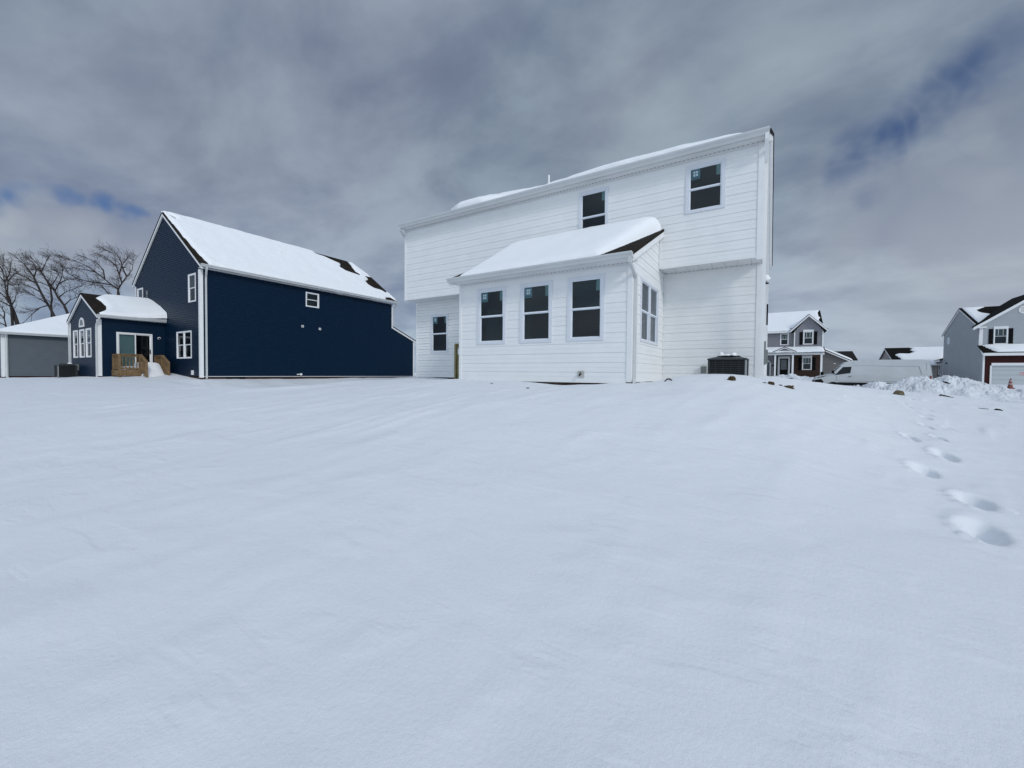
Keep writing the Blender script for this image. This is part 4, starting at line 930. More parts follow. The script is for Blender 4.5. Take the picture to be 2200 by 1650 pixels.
for pts in ([(5.33,.87),(6.73,.875),(6.73,.885),(5.33,.88)],[(6.75,.835),(9.1,.815),(9.1,.827),(6.75,.847)],[(9.1,.815),(9.26,.18),(9.275,.18),(9.115,.827)],[(4.3,-.35),(9.6,-.33),(9.6,-.345),(4.3,-.365)]): vpoly('panel_crease',pts,.0,.005,VANL,body)
vpoly('door_handle',[(5.03,-.01),(5.20,0),(5.20,.035),(5.03,.025)],.0,.03,BLACK)
vpoly('side_skirt',[(3.2,-.95),(9.75,-.95),(9.75,-.45),(4.5,-.45),(3.2,-.60)],.0,.012,RUBB)
vpoly('bumper',[(2.84,-.95),(3.30,-.95),(3.45,-.42),(3.30,-.20),(2.88,-.28),(2.83,-.6)],-.03,.015,RUBB)
g=MB(); g.box(2.82,2.90,vy0+.03,vy1-.03,-.9,-.30); g.build('bumper',RUBB,vn,bevel=.02)
vpoly('headlight',[(2.99,-.15),(3.45,-.04),(3.62,.09),(3.40,.04),(3.08,-.05)],.0,.016,HLAMP)
vpoly('tail_light',[(9.70,-.1),(9.79,-.1),(9.78,.12),(9.70,.12)],.0,.02,REDL)
for x in (4.08,8.3):
    for y,s_ in ((vy0+.11,-1),(vy1-.11,1)):
        g=MB(); g.tube([(x,y-.11,vg+.36),(x,y+.11,vg+.36)],.36,28); w_=g.build('wheel',RUBB,vn)
        g=MB(); g.tube([(x,y+s_*.10,vg+.36),(x,y+s_*.115,vg+.36)],.21,20); g.build('rim',METG,w_)
    g=MB(); g.tube([(x,vy0-.004,vg+.38),(x,vy0+.02,vg+.38)],.47,28); g.build('wheel_arch',RUBB,vn)
g=MB(); g.box(3.95,4.10,vy0-.22,vy0-.02,.28,.48); g.tube([(4.2,vy0,.2),(4.03,vy0-.1,.3)],.03,6); g.build('mirror',BLACK,vn,bevel=.02)
g=MB(); g.box(3.40,3.60,vy1-.1,vy1+.20,.12,.40); g.build('mirror',BLACK,vn,bevel=.03)
# cone
cn=thing('traffic_cone',(12.36,38,-.65),'slim orange traffic cone with pale bands on the snow before the garage','cone')
g=MB(); g.tube([(12.36,38,-.60),(12.37,38,-.02)],[.13,.03],14); g.build('cone_body',CONE,cn)
for z in (-.40,-.20):
    r_=.13-.1*(z+.60)/.58; g=MB(); g.tube([(12.36,38,z),(12.365,38,z+.08)],[r_+.006,r_-.008],14); g.build('collar',CONEW,cn)
g=MB(); g.box(12.2,12.52,37.85,38.15,-.66,-.60); g.build('base',CONE,cn)

# ================================================================== GREY PORCH HOUSE
ph=thing('porch_house',(1,62,-.3),'grey two storey house with a front gable, black shutters and a brown brick porch','house')
PY=58.6; f1=FY(PY); f2=FY(PY-.25); f3=FY(PY+.02)
mb=MB(); siding(mb,f1,3.3,5.06,-6,1.92,[(.57,1.41,3.66,5.03)],'flat')
gp=lambda z: 1.92 if z<5.50 else 1.92+(z-5.50)/1.02
gq=lambda z: 4.66 if z<5.50 else 4.66-(z-5.50)/1.02
siding(mb,f2,3.1,6.88,gp,gq,[(2.80,3.75,3.66,5.15)],'flat')
for f,a,b,c,d in ((f1,-6,1.9,3.3,5.05),(f2,1.98,4.6,3.1,5.1)):
    x=a
    while x<b:
        if not any(h0-.03<x<h1+.03 for h0,h1 in ((.57,1.41),(2.80,3.75)) if (f is f1)==(h0<2)): f.box(mb,x,x+.03,c,d+ (0 if f is f1 else max(0,1.3-abs(x-3.29))*.98+.33),.001,.012)
        x+=.2
mb.build('upper_wall',PG_SIDE,ph)
mb=MB(); siding(mb,FY(PY-.12),-.3,3.3,-6,-.05,[],'flat'); siding(mb,FX(4.62),-.6,7,lambda z:PY-.2 if z<5.2 else PY+(z-5.2)*2,lambda z:69.5 if z<5.2 else 69.5-(z-5.2)*2,[],'flat'); mb.build('lower_wall',PG_SIDE,ph)
mb=MB(); siding(mb,f3,-.3,3.3,-.05,1.78,[(.40,1.60,.05,2.32)],'flat'); mb.build('entry_wall',DOORB,ph)
mb=MB(); siding(mb,FY(PY-.03),.0,3.2,1.78,4.62,[(2.76,3.68,.74,2.38)],'flat'); mb.build('brick_wall',BRICK,ph)
def hwin(par,f,a,b,c,d,shut=True,head=True,sw=.30):
    w=window(par,f,a,b,c,d-(.20 if head else 0),.085,.03,proud=.05,back=.5,lower=SCREEN)
    if head: g=MB(); f.box(g,a-.02,b+.02,d-.20,d,.0,.07); g.build('window_head',W_TRIM,w)
    if shut:
        for q in (a-.05-sw,b+.05):
            g=MB(); f.box(g,q,q+sw,c-.02,d-.24,.0,.05); g.build('shutter',BLACK,par)
    g=MB(); 
    for k in range(1,3): x=a+(b-a)*k/3; f.box(g,x-.012,x+.012,(c+d)/2,d-.3,-.006,.004)
    g.build('muntin',W_TRIM,w)
hwin(ph,f1,.57,1.41,3.66,5.03,False,False); hwin(ph,f2,2.80,3.75,3.66,5.35); hwin(ph,FY(PY-.03),2.76,3.68,.74,2.40)
g=MB(); f3.box(g,.40,.60,.02,2.33,-.03,.05); f3.box(g,1.42,1.62,.02,2.33,-.03,.05); f3.box(g,.60,1.42,2.08,2.33,-.03,.05); dr=g.build('door_frame',W_TRIM,ph)
g=MB(); f3.box(g,.60,1.42,.03,2.08,-.06,-.02); dd=g.build('front_door',DOORB,dr)
g=MB(); f3.box(g,.70,1.26,.78,1.93,-.019,-.012); g.build('pane',HLAMP,dr)
g=MB(); f3.box(g,.70,.74,.76,1.95,-.012,-.004); f3.box(g,1.24,1.28,.76,1.95,-.012,-.004); f3.box(g,.97,1.0,.80,1.91,-.012,-.004); f3.box(g,.74,.97,1.33,1.37,-.012,-.004); f3.box(g,1.0,1.24,1.33,1.37,-.012,-.004); f3.box(g,.74,1.24,1.91,1.95,-.0121,-.0041); f3.box(g,.74,1.24,.76,.80,-.0121,-.0041); g.build('door_glass_bar',METG,dr)
for x in (.12,1.82,4.45):
    g=MB(); g.box(x-.09,x+.09,57.0,57.18,-.1,2.42); g.build('porch_post',W_TRIM,ph)
g=MB(); g.box(-6,4.70,56.98,57.2,2.42,2.66); g.box(1.92,2.02,PY-.29,PY-.24,3.2,5.1); g.box(4.56,4.68,PY-.29,PY-.24,3.2,5.1); g.box(1.78,1.87,PY-.06,PY+.03,0,2.42)
g.box(-6,1.5,PY-.4,PY-.28,5.07,5.27); build_each(g,'fascia',W_TRIM,ph)
g=MB(); g.box(-6,4.7,56.9,PY,-.12,.0); g.build('porch_floor',BRICK,ph); g=MB(); g.box(-6,4.65,57.0,69,-1.2,-.12); g.build('foundation',SOIL,ph)
g=MB(); g.prism([(-6,56.75,2.66),(4.78,56.75,2.66),(4.78,PY-.01,3.30),(-6,PY-.01,3.30)],(0,0,.08)); g.build('porch_roof',SHING,ph)
# entry gable
g=MB(); g.quad((.05,56.9,2.72),(1.98,56.9,2.72),(1.0,56.9,3.20)); g.build('entry_gable',PG_SIDE,ph)
g=MB()
for s_ in (-1,1):
    xe=1.0+s_*1.10; g.prism([(xe,56.72,2.66),(xe,56.86,2.66),(1.0,56.86,3.18),(1.0,56.72,3.18)],(0,0,.10))
build_each(g,'entry_rake',W_TRIM,ph)
g=MB()
for s_ in (-1,1):
    xe=1.0+s_*1.14; g.prism([(xe,56.70,2.765),(xe,58.3,2.765),(1.0,58.3,3.30),(1.0,56.70,3.30)],(0,0,.06))
g.build('entry_roof',SHING,ph)
# main roof and front gable roof
mr=.5; 
g=MB(); g.prism([(-7,58.25,5.24),(1.5,58.25,5.24),(1.5,64,8.1),(-7,64,8.1)],(0,0,.10)); g.prism([(1.5,58.8,5.51),(4.72,58.8,5.51),(4.72,64,8.1),(1.5,64,8.1)],(0,0,.10)); g.prism([(-7,64,8.1),(4.72,64,8.1),(4.72,69.8,5.2),(-7,69.8,5.2)],(0,0,.10)); g.build('roof',SHING,ph)
g=MB(); gx0=3.28
for s_ in (-1,1):
    xe=gx0+s_*1.78; g.prism([(xe,57.98,5.22),(xe,62.5,5.22),(gx0,62.5,7.02),(gx0,57.98,7.02)],(0,0,.09))
g.build('gable_roof',SHING,ph)
g=MB()
for s_ in (-1,1):
    xe=gx0+s_*1.76; g.prism([(xe,57.94,5.05),(xe,58.10,5.05),(gx0,58.10,6.84),(gx0,57.94,6.84)],(0,0,.20))
    g.prism([(xe,58.1,5.10),(xe,58.33,5.10),(gx0,58.33,6.89),(gx0,58.1,6.89)],(0,0,.12))
build_each(g,'gable_rake',W_TRIM,ph)
g=MB(); g.tube([(-.13,58.44,1.3),(-.13,58.40,1.3),(-.13,58.38,1.15)],.06,8); g.build('wall_lamp',BLACK,ph)
g=MB(); g.box(-.42,-.30,58.38,58.46,-.1,1.85); g.box(-6,-.30,58.38,58.46,1.68,1.85); build_each(g,'garage_trim',W_TRIM,ph); g=MB(); g.box(-6,-.42,58.42,58.47,.2,1.68); g.build('garage_door',G_SIDE,ph)
RS=[('snow covering the main roof of the grey porch house',(0,58.25,5.34),(1,0,0),(0,1,.497),(0,-.497,1),[(-7,-.05),(1.5,-.05),(1.52,.75),(4.45,.75),(4.62,1.5),(4.35,2.6),(4.55,3.4),(4.40,4.4),(4.60,5.9),(-7,5.9)],(-7,4.7,-.1,5.75),.10),
('snow on the porch roof strip of the grey house',(0,56.75,2.74),(1,0,0),(0,1,.346),(0,-.346,1),[(-6,-.05),(4.74,-.05),(4.60,2.0),(-6,2.0)],(-6,4.78,-.1,1.8),.13)]
for i,(lb,P0,U,V,N,pl,cl,T) in enumerate(RS): snow_sheet('roof_snow',lb,P0,U,V,N,pl,T=T,cell=.14,edge=.08,clip=cl,group=SG,seed=60+i)
for s_,lb in ((-1,'snow on the left slope of the front gable of the grey porch house'),(1,'snow on the right slope of the front gable of the grey porch house')):
    snow_sheet('roof_snow',lb,(gx0+s_*1.78,0,5.31),(0,1,0),(-s_,0,1.01),(s_*1.01,0,1),[(58.05,.0),(62.4,.0),(62.4,1.9),(58.05,1.9)],T=.10,cell=.14,edge=.06,clip=(57.9,62.5,0,1.78),group=SG,seed=66)


# ---- grey wing and dark-roofed house behind it
gw=thing('neighbour_house',(5.5,66,-.8),'grey gable-ended one storey house partly hidden behind the porch house and the van','house')
g=MB(); f=FY(62); siding(g,f,-1.2,3.9,lambda z:1.0 if z<1.9 else max(1.0,3.6-(3.9-z)*1.2),lambda z:7.35 if z<1.92 else 7.35-(z-1.92)*1.86,[],'lap'); siding(g,FX(7.35),-1.2,1.9,62,74,[],'flat'); g.build('gable_wall',WG_SIDE,gw)
g=MB(); g.prism([(7.75,61.75,1.76),(7.75,74,1.76),(3.6,74,3.96),(3.6,61.75,3.96)],(0,0,.09)); g.build('roof',SHING,gw)
g=MB(); g.prism([(7.72,61.72,1.62),(7.72,61.80,1.62),(3.6,61.80,3.80),(3.6,61.72,3.80)],(0,0,.14)); build_each(g,'rake_board',W_TRIM,gw)
g=MB(); f.box(g,6.0,6.2,1.5,1.58,.02,.05); f.box(g,6.4,6.6,.35,.42,.02,.05); g.build('vent_plate',W_TRIM,gw)
snow_sheet('roof_snow','rounded snow along the rake of the one storey grey house behind the van',(7.75,0,1.85),(0,1,0),(-1,0,.53),(.53,0,1),[(61.8,.0),(66,-.05),(66,4.2),(61.8,4.2)],T=.22,cell=.12,edge=.12,clip=(61.7,66,-.1,4.1),group=SG,seed=71)
dk=thing('far_house',(9,84,-.8),'distant low house with a bare dark roof above the hood of the van','house')
g=MB(); g.box(3,10.2,80.2,88,-1,2.5); g.build('wall',WG_SIDE,dk)
g=MB(); g.prism([(3,79.8,2.4),(10.6,79.8,2.4),(10.45,84,3.95),(3,84,3.95)],(0,0,.1)); g.prism([(3,84,3.95),(10.45,84,3.95),(10.6,88.3,2.4),(3,88.3,2.4)],(0,0,.1)); g.build('roof',mat('far_shingles',(.022,.019,.018),.9,.1),dk)
# ---- ranch behind the van
rh=thing('ranch_house',(19,88.8,-.8),'low beige house with a partly bare snowy roof rising behind the rear of the van','house')
rk=.377; ry=88.8; rr0,rr1=81.3,96.3; zE2=1.75
g=MB(); siding(g,FX(15.3,-1),-1,4.5,lambda z:rr0+.3 if z<1.85 else rr0+.3+(z-1.85)/rk,lambda z:rr1-.3 if z<1.85 else rr1-.3-(z-1.85)/rk,[],'lap'); siding(g,FY(rr0+.35),-1,1.8,15.3,19.6,[],'lap'); siding(g,FX(19.6),-1,1.8,rr0+.35,96,[],'flat'); g.build('wall',BG_SIDE,rh)
g=MB(); zz=zE2+rk*(ry-rr0); g.prism([(15.1,rr0,zE2),(19.8,rr0,zE2),(22.4,ry,zz),(15.1,ry,zz)],(0,0,.1)); g.prism([(15.1,ry,zz),(22.4,ry,zz),(22.4,rr1,zE2),(15.1,rr1,zE2)],(0,0,.1)); g.build('roof',SHING,rh)
g=MB(); g.prism([(15.05,rr0,zE2-.16),(15.12,rr0,zE2-.16),(15.12,ry,zz-.16),(15.05,ry,zz-.16)],(0,0,.16)); g.prism([(15.05,ry,zz-.16),(15.12,ry,zz-.16),(15.12,rr1,zE2-.16),(15.05,rr1,zE2-.16)],(0,0,.16)); g.box(15.1,19.8,rr0-.1,rr0,zE2-.05,zE2+.1); build_each(g,'fascia',W_TRIM,rh)
snow_sheet('roof_snow','snow blanket with a torn left edge on the low beige house roof behind the van',(0,rr0,zE2+.1),(1,0,0),(0,1,rk),(0,-rk,1),
  [(15.9,-.05),(19.78,-.05),(22.3,7.5),(18.0,7.6),(18.3,7.0),(17.9,6.3),(18.2,5.4),(17.4,4.6),(16.2,4.7),(15.75,4.2),(16.1,2.8)],T=.14,cell=.15,edge=.08,clip=(15,22.4,-.1,7.5),group=SG,seed=75)

# ================================================================== GARAGE HOUSE (right edge)
rg=thing('garage_house',(24,74,-.8),'large grey house with dark red brick around a white garage door, right edge','house')
XQ=19.72; fq=FX(XQ,-1); QB=-.72
g=MB(); 
mqs=.46; qy=74.4; 
siding(g,fq,QB,8.35,lambda z:68.45 if z<5.75 else 68.45+(z-5.75)/mqs*.995,lambda z:80.0 if z<5.75 else 80.0-(z-5.75)/mqs*.97,[(77.7,78.6,4.45,5.35)],'lap',e=.127)
def q0(z): return 67.15 if z<2.46 else 67.15+(z-2.46)/(1.17/1.3)
siding(g,fq,QB,3.63,q0,68.45,[],'lap',e=.127); g.build('side_wall',RG_SIDE,rg)
g=MB(); fu=FY(68.4); ql=lambda z: XQ if z<5.9 else XQ+(z-5.9)/.743
qr=lambda z: 28.8 if z<5.9 else 28.8-(z-5.9)/.743
siding(g,fu,3.5,9.25,ql,qr,[(20.84,21.92,3.80,5.55)],'lap',e=.127); g.build('front_wall',RG_SIDE,rg)
g=MB(); fg=FY(67.1); siding(g,fg,QB-.2,2.48,XQ,30,[(20.40,25.3,-.9,1.37)],'flat'); g.build('brick_wall',RBRICK,rg)
window(rg,fq,77.7,78.6,4.45,5.35,.06,.03,back=.4)
hwin(rg,fu,20.84,21.92,3.80,5.78,sw=.34)
g=MB(); f=fg; f.box(g,20.40,25.3,-.85,1.37,-.12,-.08)
gd=g.build('garage_door',mat('garage_door_paint',(.50,.53,.55),.5,.3),rg)
g=MB()
for z in (-.2,.33,.86): f.box(g,20.42,25.28,z,z+.02,-.079,-.074)
g.build('panel_groove',METG,gd)
g=MB(); f.box(g,22.50,22.98,.32,.66,-.079,-.060); sg=g.build('sign',SIGNW,rg); 
g=MB()
# red block lettering: two short rows (words run off the frame edge)
def glyph(g,f,x,z,w,h,rows,n0,n1):
    ch=len(rows); cw=len(rows[0])
    for i,r_ in enumerate(rows):
        for j,c in enumerate(r_):
            if c=='#': f.box(g,x+w*j/cw,x+w*(j+1)/cw,z+h*(ch-1-i)/ch,z+h*(ch-i)/ch,n0,n1)
A5={'C':['###','#..','#..','#..','###'],'L':['#..','#..','#..','#..','###'],'O':['###','#.#','#.#','#.#','###'],'S':['###','#..','###','..#','###'],'E':['###','#..','##.','#..','###']}
for i,c in enumerate('CLOSE'): glyph(g,f,22.53+i*.088,.42,.072,.16,A5[c],-.059,-.056)
f.box(g,22.51,22.97,.61,.65,-.059,-.056); f.box(g,22.51,22.97,.33,.37,-.059,-.056); g.build('sign_lettering',SIGNR,sg)
g=MB(); f.box(g,20.36,25.4,1.37,1.66,-.0,.06); f.box(g,20.26,20.40,-.9,1.37,.0,.05); f.box(g,XQ-.02,XQ+.12,QB-.1,2.46,.001,.03); fq.box(g,67.1,67.2,QB,2.46,.0,.03); fu.box(g,XQ-.0,XQ+.28,3.66,5.70,.001,.03)
g.box(XQ-.1,30,66.72,66.80,2.46,2.76); g.box(XQ-.1,30,66.8,67.1,2.46,2.48)
g.box(XQ-.55,XQ+.45,67.95,68.38,5.66,5.80); g.box(XQ-.02,XQ,79.9,80.0,QB,5.7)
build_each(g,'trim_board',W_TRIM,rg)
g=MB(); fu.box(g,22.98-.02,22.98+.02,7.0,7.1,0,.01)
g=MB(); cxv,czv=23.0,7.52; pts=[(cxv+.36*math.cos(t),czv+.42*math.sin(t)) for t in [2*math.pi*i/24 for i in range(24)]]; g.hexa([fu.p(x,z,.012) for x,z in pts],[fu.p(x,z,.05) for x,z in pts]); o=g.build('oval_vent',W_TRIM,rg)
g=MB(); 
for k in range(5): z=czv-.26+k*.12; g.mi=0; fu.box(g,cxv-.22,cxv+.22,z,z+.03,.049,.054)
g.build('vent_slats',METG,o)
# roofs
g=MB(); ez=5.78; zq=ez+mqs*(qy-68.1)
g.prism([(XQ-.12,68.6,ez+.23),(30,68.6,ez+.23),(30,qy,zq),(XQ-.12,qy,zq)],(0,0,.10)); g.prism([(XQ-.12,qy,zq),(30,qy,zq),(30,80.5,ez),(XQ-.12,80.5,ez)],(0,0,.10)); g.build('roof',SHING,rg)
g=MB(); gxm=24.26
for s_ in (-1,1):
    gz=lambda d:5.72+.743*(5.15-d); g.prism([(gxm+s_*d,y,gz(d)) for d,y in ((5.15,67.95),(5.15,68.42),(4.54,69.0),(1.19,qy),(0,qy+.6),(0,67.95))],(0,0,.12))
g.build('gable_roof',SHING,rg)
g=MB()
for s_ in (-1,1):
    xe=gxm+s_*5.13; g.prism([(xe,67.92,5.42),(xe,68.02,5.42),(gxm,68.02,5.42+.743*5.13),(gxm,67.92,5.42+.743*5.13)],(0,0,.32)); g.prism([(xe,68.02,5.50),(xe,68.4,5.50),(gxm,68.4,5.50+.743*5.13),(gxm,68.02,5.50+.743*5.13)],(0,0,.12))
for (ya,yb) in ((68.1,qy),(80.5,qy)):
    g.prism([(XQ-.13,ya,ez-.16),(XQ-.02,ya,ez-.16),(XQ-.02,yb,ez-.16+mqs*abs(yb-ya)),(XQ-.13,yb,ez-.16+mqs*abs(yb-ya))],(0,0,.16))
build_each(g,'rake_board',W_TRIM,rg)
g=MB(); g.prism([(XQ-.12,66.8,2.76),(30,66.8,2.76),(30,68.39,3.62),(XQ-.12,68.39,3.62)],(0,0,.09)); g.build('garage_roof',SHING,rg)
snow_sheet('roof_snow','snow strip on the low roof over the white garage door',(0,66.8,2.86),(1,0,0),(0,1,.54),(0,-.54,1),[(20.7,.03),(30,.0),(30,1.8),(19.95,1.8),(20.1,1.2)],T=.14,cell=.14,edge=.08,clip=(19.6,30,-.05,1.55),group=SG,seed=81)
snow_sheet('roof_snow','torn snow patch in the roof valley of the house with the garage',(0,68.1,ez+.10),(1,0,0),(0,1,mqs),(0,-mqs,1),[(19.85,.6),(26,.5),(26,3.2),(22.2,3.0),(21.5,3.7),(20.9,4.3),(20.9,5.4),(21.5,6.0),(21.9,6.3),(19.9,6.3),(19.8,3)],T=.12,cell=.14,edge=.06,clip=(19.7,26,0,6.2),group=SG,seed=83)
# small rear sunroom bump, wall fittings
g=MB(); siding(g,fq,QB,2.3,80,83.4,[(80.75,82.75,.35,1.95)],'flat'); siding(g,Fr((0,80.03,0),(1,0,0),(0,-1,0)),QB,2.3,XQ-.0,XQ+.02,[],'flat'); g.build('sunroom_wall',RG_SIDE,rg)
window(rg,fq,80.75,82.75,.35,1.95,.08,.04,mull=.12,back=.4)
g=MB(); g.prism([(XQ-.35,79.98,2.3),(XQ-.35,84,2.3),(XQ+2.2,84,3.1),(XQ+2.2,79.98,3.1)],(0,0,.12)); g.build('sunroom_roof',SHING,rg)
g=MB(); g.box(XQ-.40,XQ-.34,79.98,84,2.15,2.4); g.box(XQ-.03,XQ+.0,83.3,83.42,QB,2.2); build_each(g,'sunroom_fascia',W_TRIM,rg)
g=MB(); fq.box(g,79.1,79.6,-.35,.25,.01,.2); g.build('meter_box',METG,rg); g=MB(); fq.box(g,78.3,78.6,1.85,2.0,.01,.12); g.build('vent_hood',BLACK,rg)

# ================================================================== TREES
def yaw_dir(px): 
    a=R(32.303)-math.atan((px-1100)/888.157); return Vector((-math.sin(a),math.cos(a),0))
FW=Vector((-.534224,.844976,-.025026)); RT=Vector((.845104,.534568,.009003)); UP=Vector((-.020985,.016340,.999646))
def at(px,py,D): return FW*D+RT*((px-1100)/888.157*D)+UP*((825-py)/888.157*D)
TREES=[
('wind swept bare tree, the rightmost one, spreading above the small blue sunroom roof',47,[
 [(251,700),(252,660),(254,622)],[(266,700),(259,650),(256,630)],[(254,622),(240,612),(225,600),(205,584),(185,571),(163,561),(145,556)],
 [(240,612),(215,608),(190,605),(165,598),(150,589),(140,578)],[(254,622),(262,608),(272,594),(284,580),(286,566)],[(262,608),(256,590),(250,573),(238,560),(222,550)],
 [(272,594),(264,577),(260,562),(252,548),(240,543)],[(246,650),(232,630),(218,614),(200,612)],[(256,590),(262,570),(272,556)],[(225,600),(222,580),(208,565),(190,556)],[(205,584),(185,580),(165,576)]]),
('bare tree with a kinked trunk leaning left over the grey roof, second from the right',50,[
 [(150,700),(145,672),(138,656),(125,640),(118,625)],[(118,625),(108,612),(98,600),(92,588)],[(118,625),(126,610),(132,598),(134,585)],[(118,625),(104,614),(86,607),(70,604)],[(125,640),(140,628),(155,622)],[(138,656),(150,645),(162,640)],[(126,610),(140,602),(152,600)]]),
('tall bare tree with a forked black trunk sweeping left behind the grey roof',50,[
 [(124,710),(117,680),(107,660),(97,645),(88,628),(80,611),(73,596)],[(112,700),(111,670),(110,655),(112,640),(108,618),(99,600),(88,585)],
 [(73,596),(62,580),(50,566),(38,556)],[(73,596),(78,580),(72,565),(62,556)],[(88,585),(96,570),(100,560)],[(99,600),(90,588),(84,572),(74,560)],[(105,655),(90,645),(74,636)],[(103,656),(86,661),(70,674),(52,692)],[(88,628),(70,618),(50,612),(30,612)],[(80,611),(60,598),(42,590),(25,585)],[(108,618),(120,600),(126,588)]]),
('thick double trunked bare tree at the left edge of the view',50,[
 [(44,730),(38,697),(30,672),(23,655)],[(28,730),(27,695),(25,672),(23,655)],[(23,655),(14,632),(10,606),(6,582),(8,562)],[(23,655),(12,640),(0,628),(-14,615)],[(24,652),(16,630),(17,604),(10,578),(-4,562)],[(25,655),(32,645),(34,634)],
 [(20,657),(2,647),(-16,640)],[(10,606),(20,590),(22,575)],[(10,606),(-4,590),(-18,580)],[(6,582),(-4,566),(-12,553)],[(17,604),(28,592),(36,586)]]),
('thin bare sapling low at the left edge of the view',48,[[(12,740),(13,700),(9,684),(0,675),(-10,668)],[(9,684),(10,672),(4,662)],[(13,700),(2,694),(-8,690)]]),
]
def grow(mb,p,d,L,r,lev,rg_,wind):
    n=4 if lev<2 else 3; pts=[p.copy()]; q=p.copy(); dd=d.copy()
    for i in range(n):
        dd=(dd+wind*.11+Vector((rg_.gauss(0,.16),rg_.gauss(0,.16),rg_.gauss(0,.14)))).normalized(); q=q+dd*(L/n); pts.append(q.copy())
    mb.tube(pts,[r*(1-.8*i/n) for i in range(n+1)],4 if lev<1 else 3,cap=False)
    if lev>=3: return
    k={0:5,1:5,2:3}[lev]
    for i in range(k):
        t=rg_.uniform(.2,1.0)*n; a=min(int(t),n-1); pp=pts[a].lerp(pts[a+1],t-a)
        ax=(pts[a+1]-pts[a]).normalized(); side=ax.orthogonal().normalized(); side.rotate(__import__('mathutils').Quaternion(ax,rg_.uniform(0,6.283)))
        nd=(ax*.75+side*rg_.uniform(.4,.9)+wind*.14).normalized()
        grow(mb,pp,nd,L*rg_.uniform(.45,.7),max(r*.55,.0075),lev+1,rg_,wind)
for ti,(lb,D,limbs) in enumerate(TREES):
    rg_=random.Random(100+ti); base=at(*limbs[0][0],D); base=Vector((base.x,base.y,-.7))
    t=thing('bare_tree',base,lb,'tree','bare trees behind the grey house')
    mt=MB(); mc=MB(); off={}
    wind=(-RT*.9+Vector((0,0,.12))).normalized()
    for li,L in enumerate(limbs):
        dof=off.get(L[0],0.) if li else 0.
        pts=[]; w=rg_.uniform(-1,1)*(0 if li<1 else 2.2)
        for i,(a,b) in enumerate(L):
            dd=dof+w*i/len(L); off[(a,b)]=dd; pts.append(at(a,b,D+dd))
        if li==0: pts[0]=Vector((pts[0].x,pts[0].y,-.9))
        big=(ti==3); r0=(.24 if big else .15) if li==0 else ((.15 if big else .11) if li==1 else .075)
        if ti==4: r0=.07
        rr=[r0*(1-.72*i/(len(pts)-1)) if li>1 else r0*(1-.4*i/(len(pts)-1)) for i in range(len(pts))]
        mt.tube(pts,rr,7)
        s0=1 if li<2 else 0
        for i in range(s0,len(pts)-1):
            seg=pts[i+1]-pts[i]
            if li==0 and ti in (0,2,3) and i<1: continue
            for k in range(max(2,int(seg.length/.75)) if li>1 else 1):
                f_=rg_.random(); p=pts[i]+seg*f_
                s_=Vector((rg_.gauss(0,1),rg_.gauss(0,1),rg_.gauss(.3,.8))).normalized()
                grow(mc,p,(seg.normalized()*.8+s_*.75+wind*.18).normalized(),rg_.uniform(1.0,1.9)*(.6 if ti==4 else 1),.026,1 if k%2 else 0 if li>2 and rg_.random()<.25 else 1,rg_,wind)
        for _ in range(3): grow(mc,pts[-1],(pts[-1]-pts[-2]).normalized(),1.4*(.6 if ti==4 else 1),.026,1,rg_,wind)
    mt.build('trunk',BARK,t,smooth=True); mc.build('crown',TWIG,t)

# ================================================================== SKY AND LIGHT
SUN_AZ_VEC=Vector((.90,-.42,0)).normalized(); EL=R(32)
w=bpy.data.worlds.new('World'); sc.world=w; w.use_nodes=True; nt=w.node_tree; N=nt.nodes; Lk=nt.links
for n in list(N): N.remove(n)
out=N.new('ShaderNodeOutputWorld'); bg=N.new('ShaderNodeBackground'); bg.inputs['Strength'].default_value=.1
sky=N.new('ShaderNodeTexSky'); sky.sky_type='NISHITA'; sky.sun_disc=False; sky.sun_elevation=EL; sky.sun_rotation=math.atan2(SUN_AZ_VEC.x,SUN_AZ_VEC.y); sky.air_density=1.3; sky.dust_density=.6; sky.ozone_density=2.5
tc=N.new('ShaderNodeTexCoord')
def math_(op,a,b=None,clamp=False):
    n=N.new('ShaderNodeMath'); n.operation=op; n.use_clamp=clamp
    for i,q in enumerate((a,b)):
        if q is None: continue
        if isinstance(q,(int,float)): n.inputs[i].default_value=q
        else: Lk.new(q,n.inputs[i])
    return n.outputs[0]
sep=N.new('ShaderNodeSeparateXYZ'); Lk.new(tc.outputs['Generated'],sep.inputs[0])
zc=math_('ADD',math_('MAXIMUM',sep.outputs['Z'],0.),.34)
cmb=N.new('ShaderNodeCombineXYZ'); Lk.new(math_('DIVIDE',sep.outputs['X'],zc),cmb.inputs[0]); Lk.new(math_('DIVIDE',sep.outputs['Y'],zc),cmb.inputs[1])
def noise(scale,detail,rot=0,sx_=1,sy_=1,dist=0,off=0,rough=.5):
    mp=N.new('ShaderNodeMapping'); mp.inputs['Rotation'].default_value=(0,0,R(rot)); mp.inputs['Scale'].default_value=(sx_,sy_,1); mp.inputs['Location'].default_value=(off,off*.7,0)
    Lk.new(cmb.outputs[0],mp.inputs[0]); n=N.new('ShaderNodeTexNoise'); n.inputs['Scale'].default_value=scale; n.inputs['Detail'].default_value=detail; n.inputs['Distortion'].default_value=dist; n.inputs['Roughness'].default_value=rough
    Lk.new(mp.outputs[0],n.inputs['Vector']); return n.outputs['Fac']
def ramp(v,a,b,c=0,d=1,smooth=True):
    m_=N.new('ShaderNodeMapRange'); m_.interpolation_type='SMOOTHSTEP' if smooth else 'LINEAR'
    for i,q in zip(('From Min','From Max','To Min','To Max'),(a,b,c,d)): m_.inputs[i].default_value=q
    Lk.new(v,m_.inputs['Value']); return m_.outputs['Result']
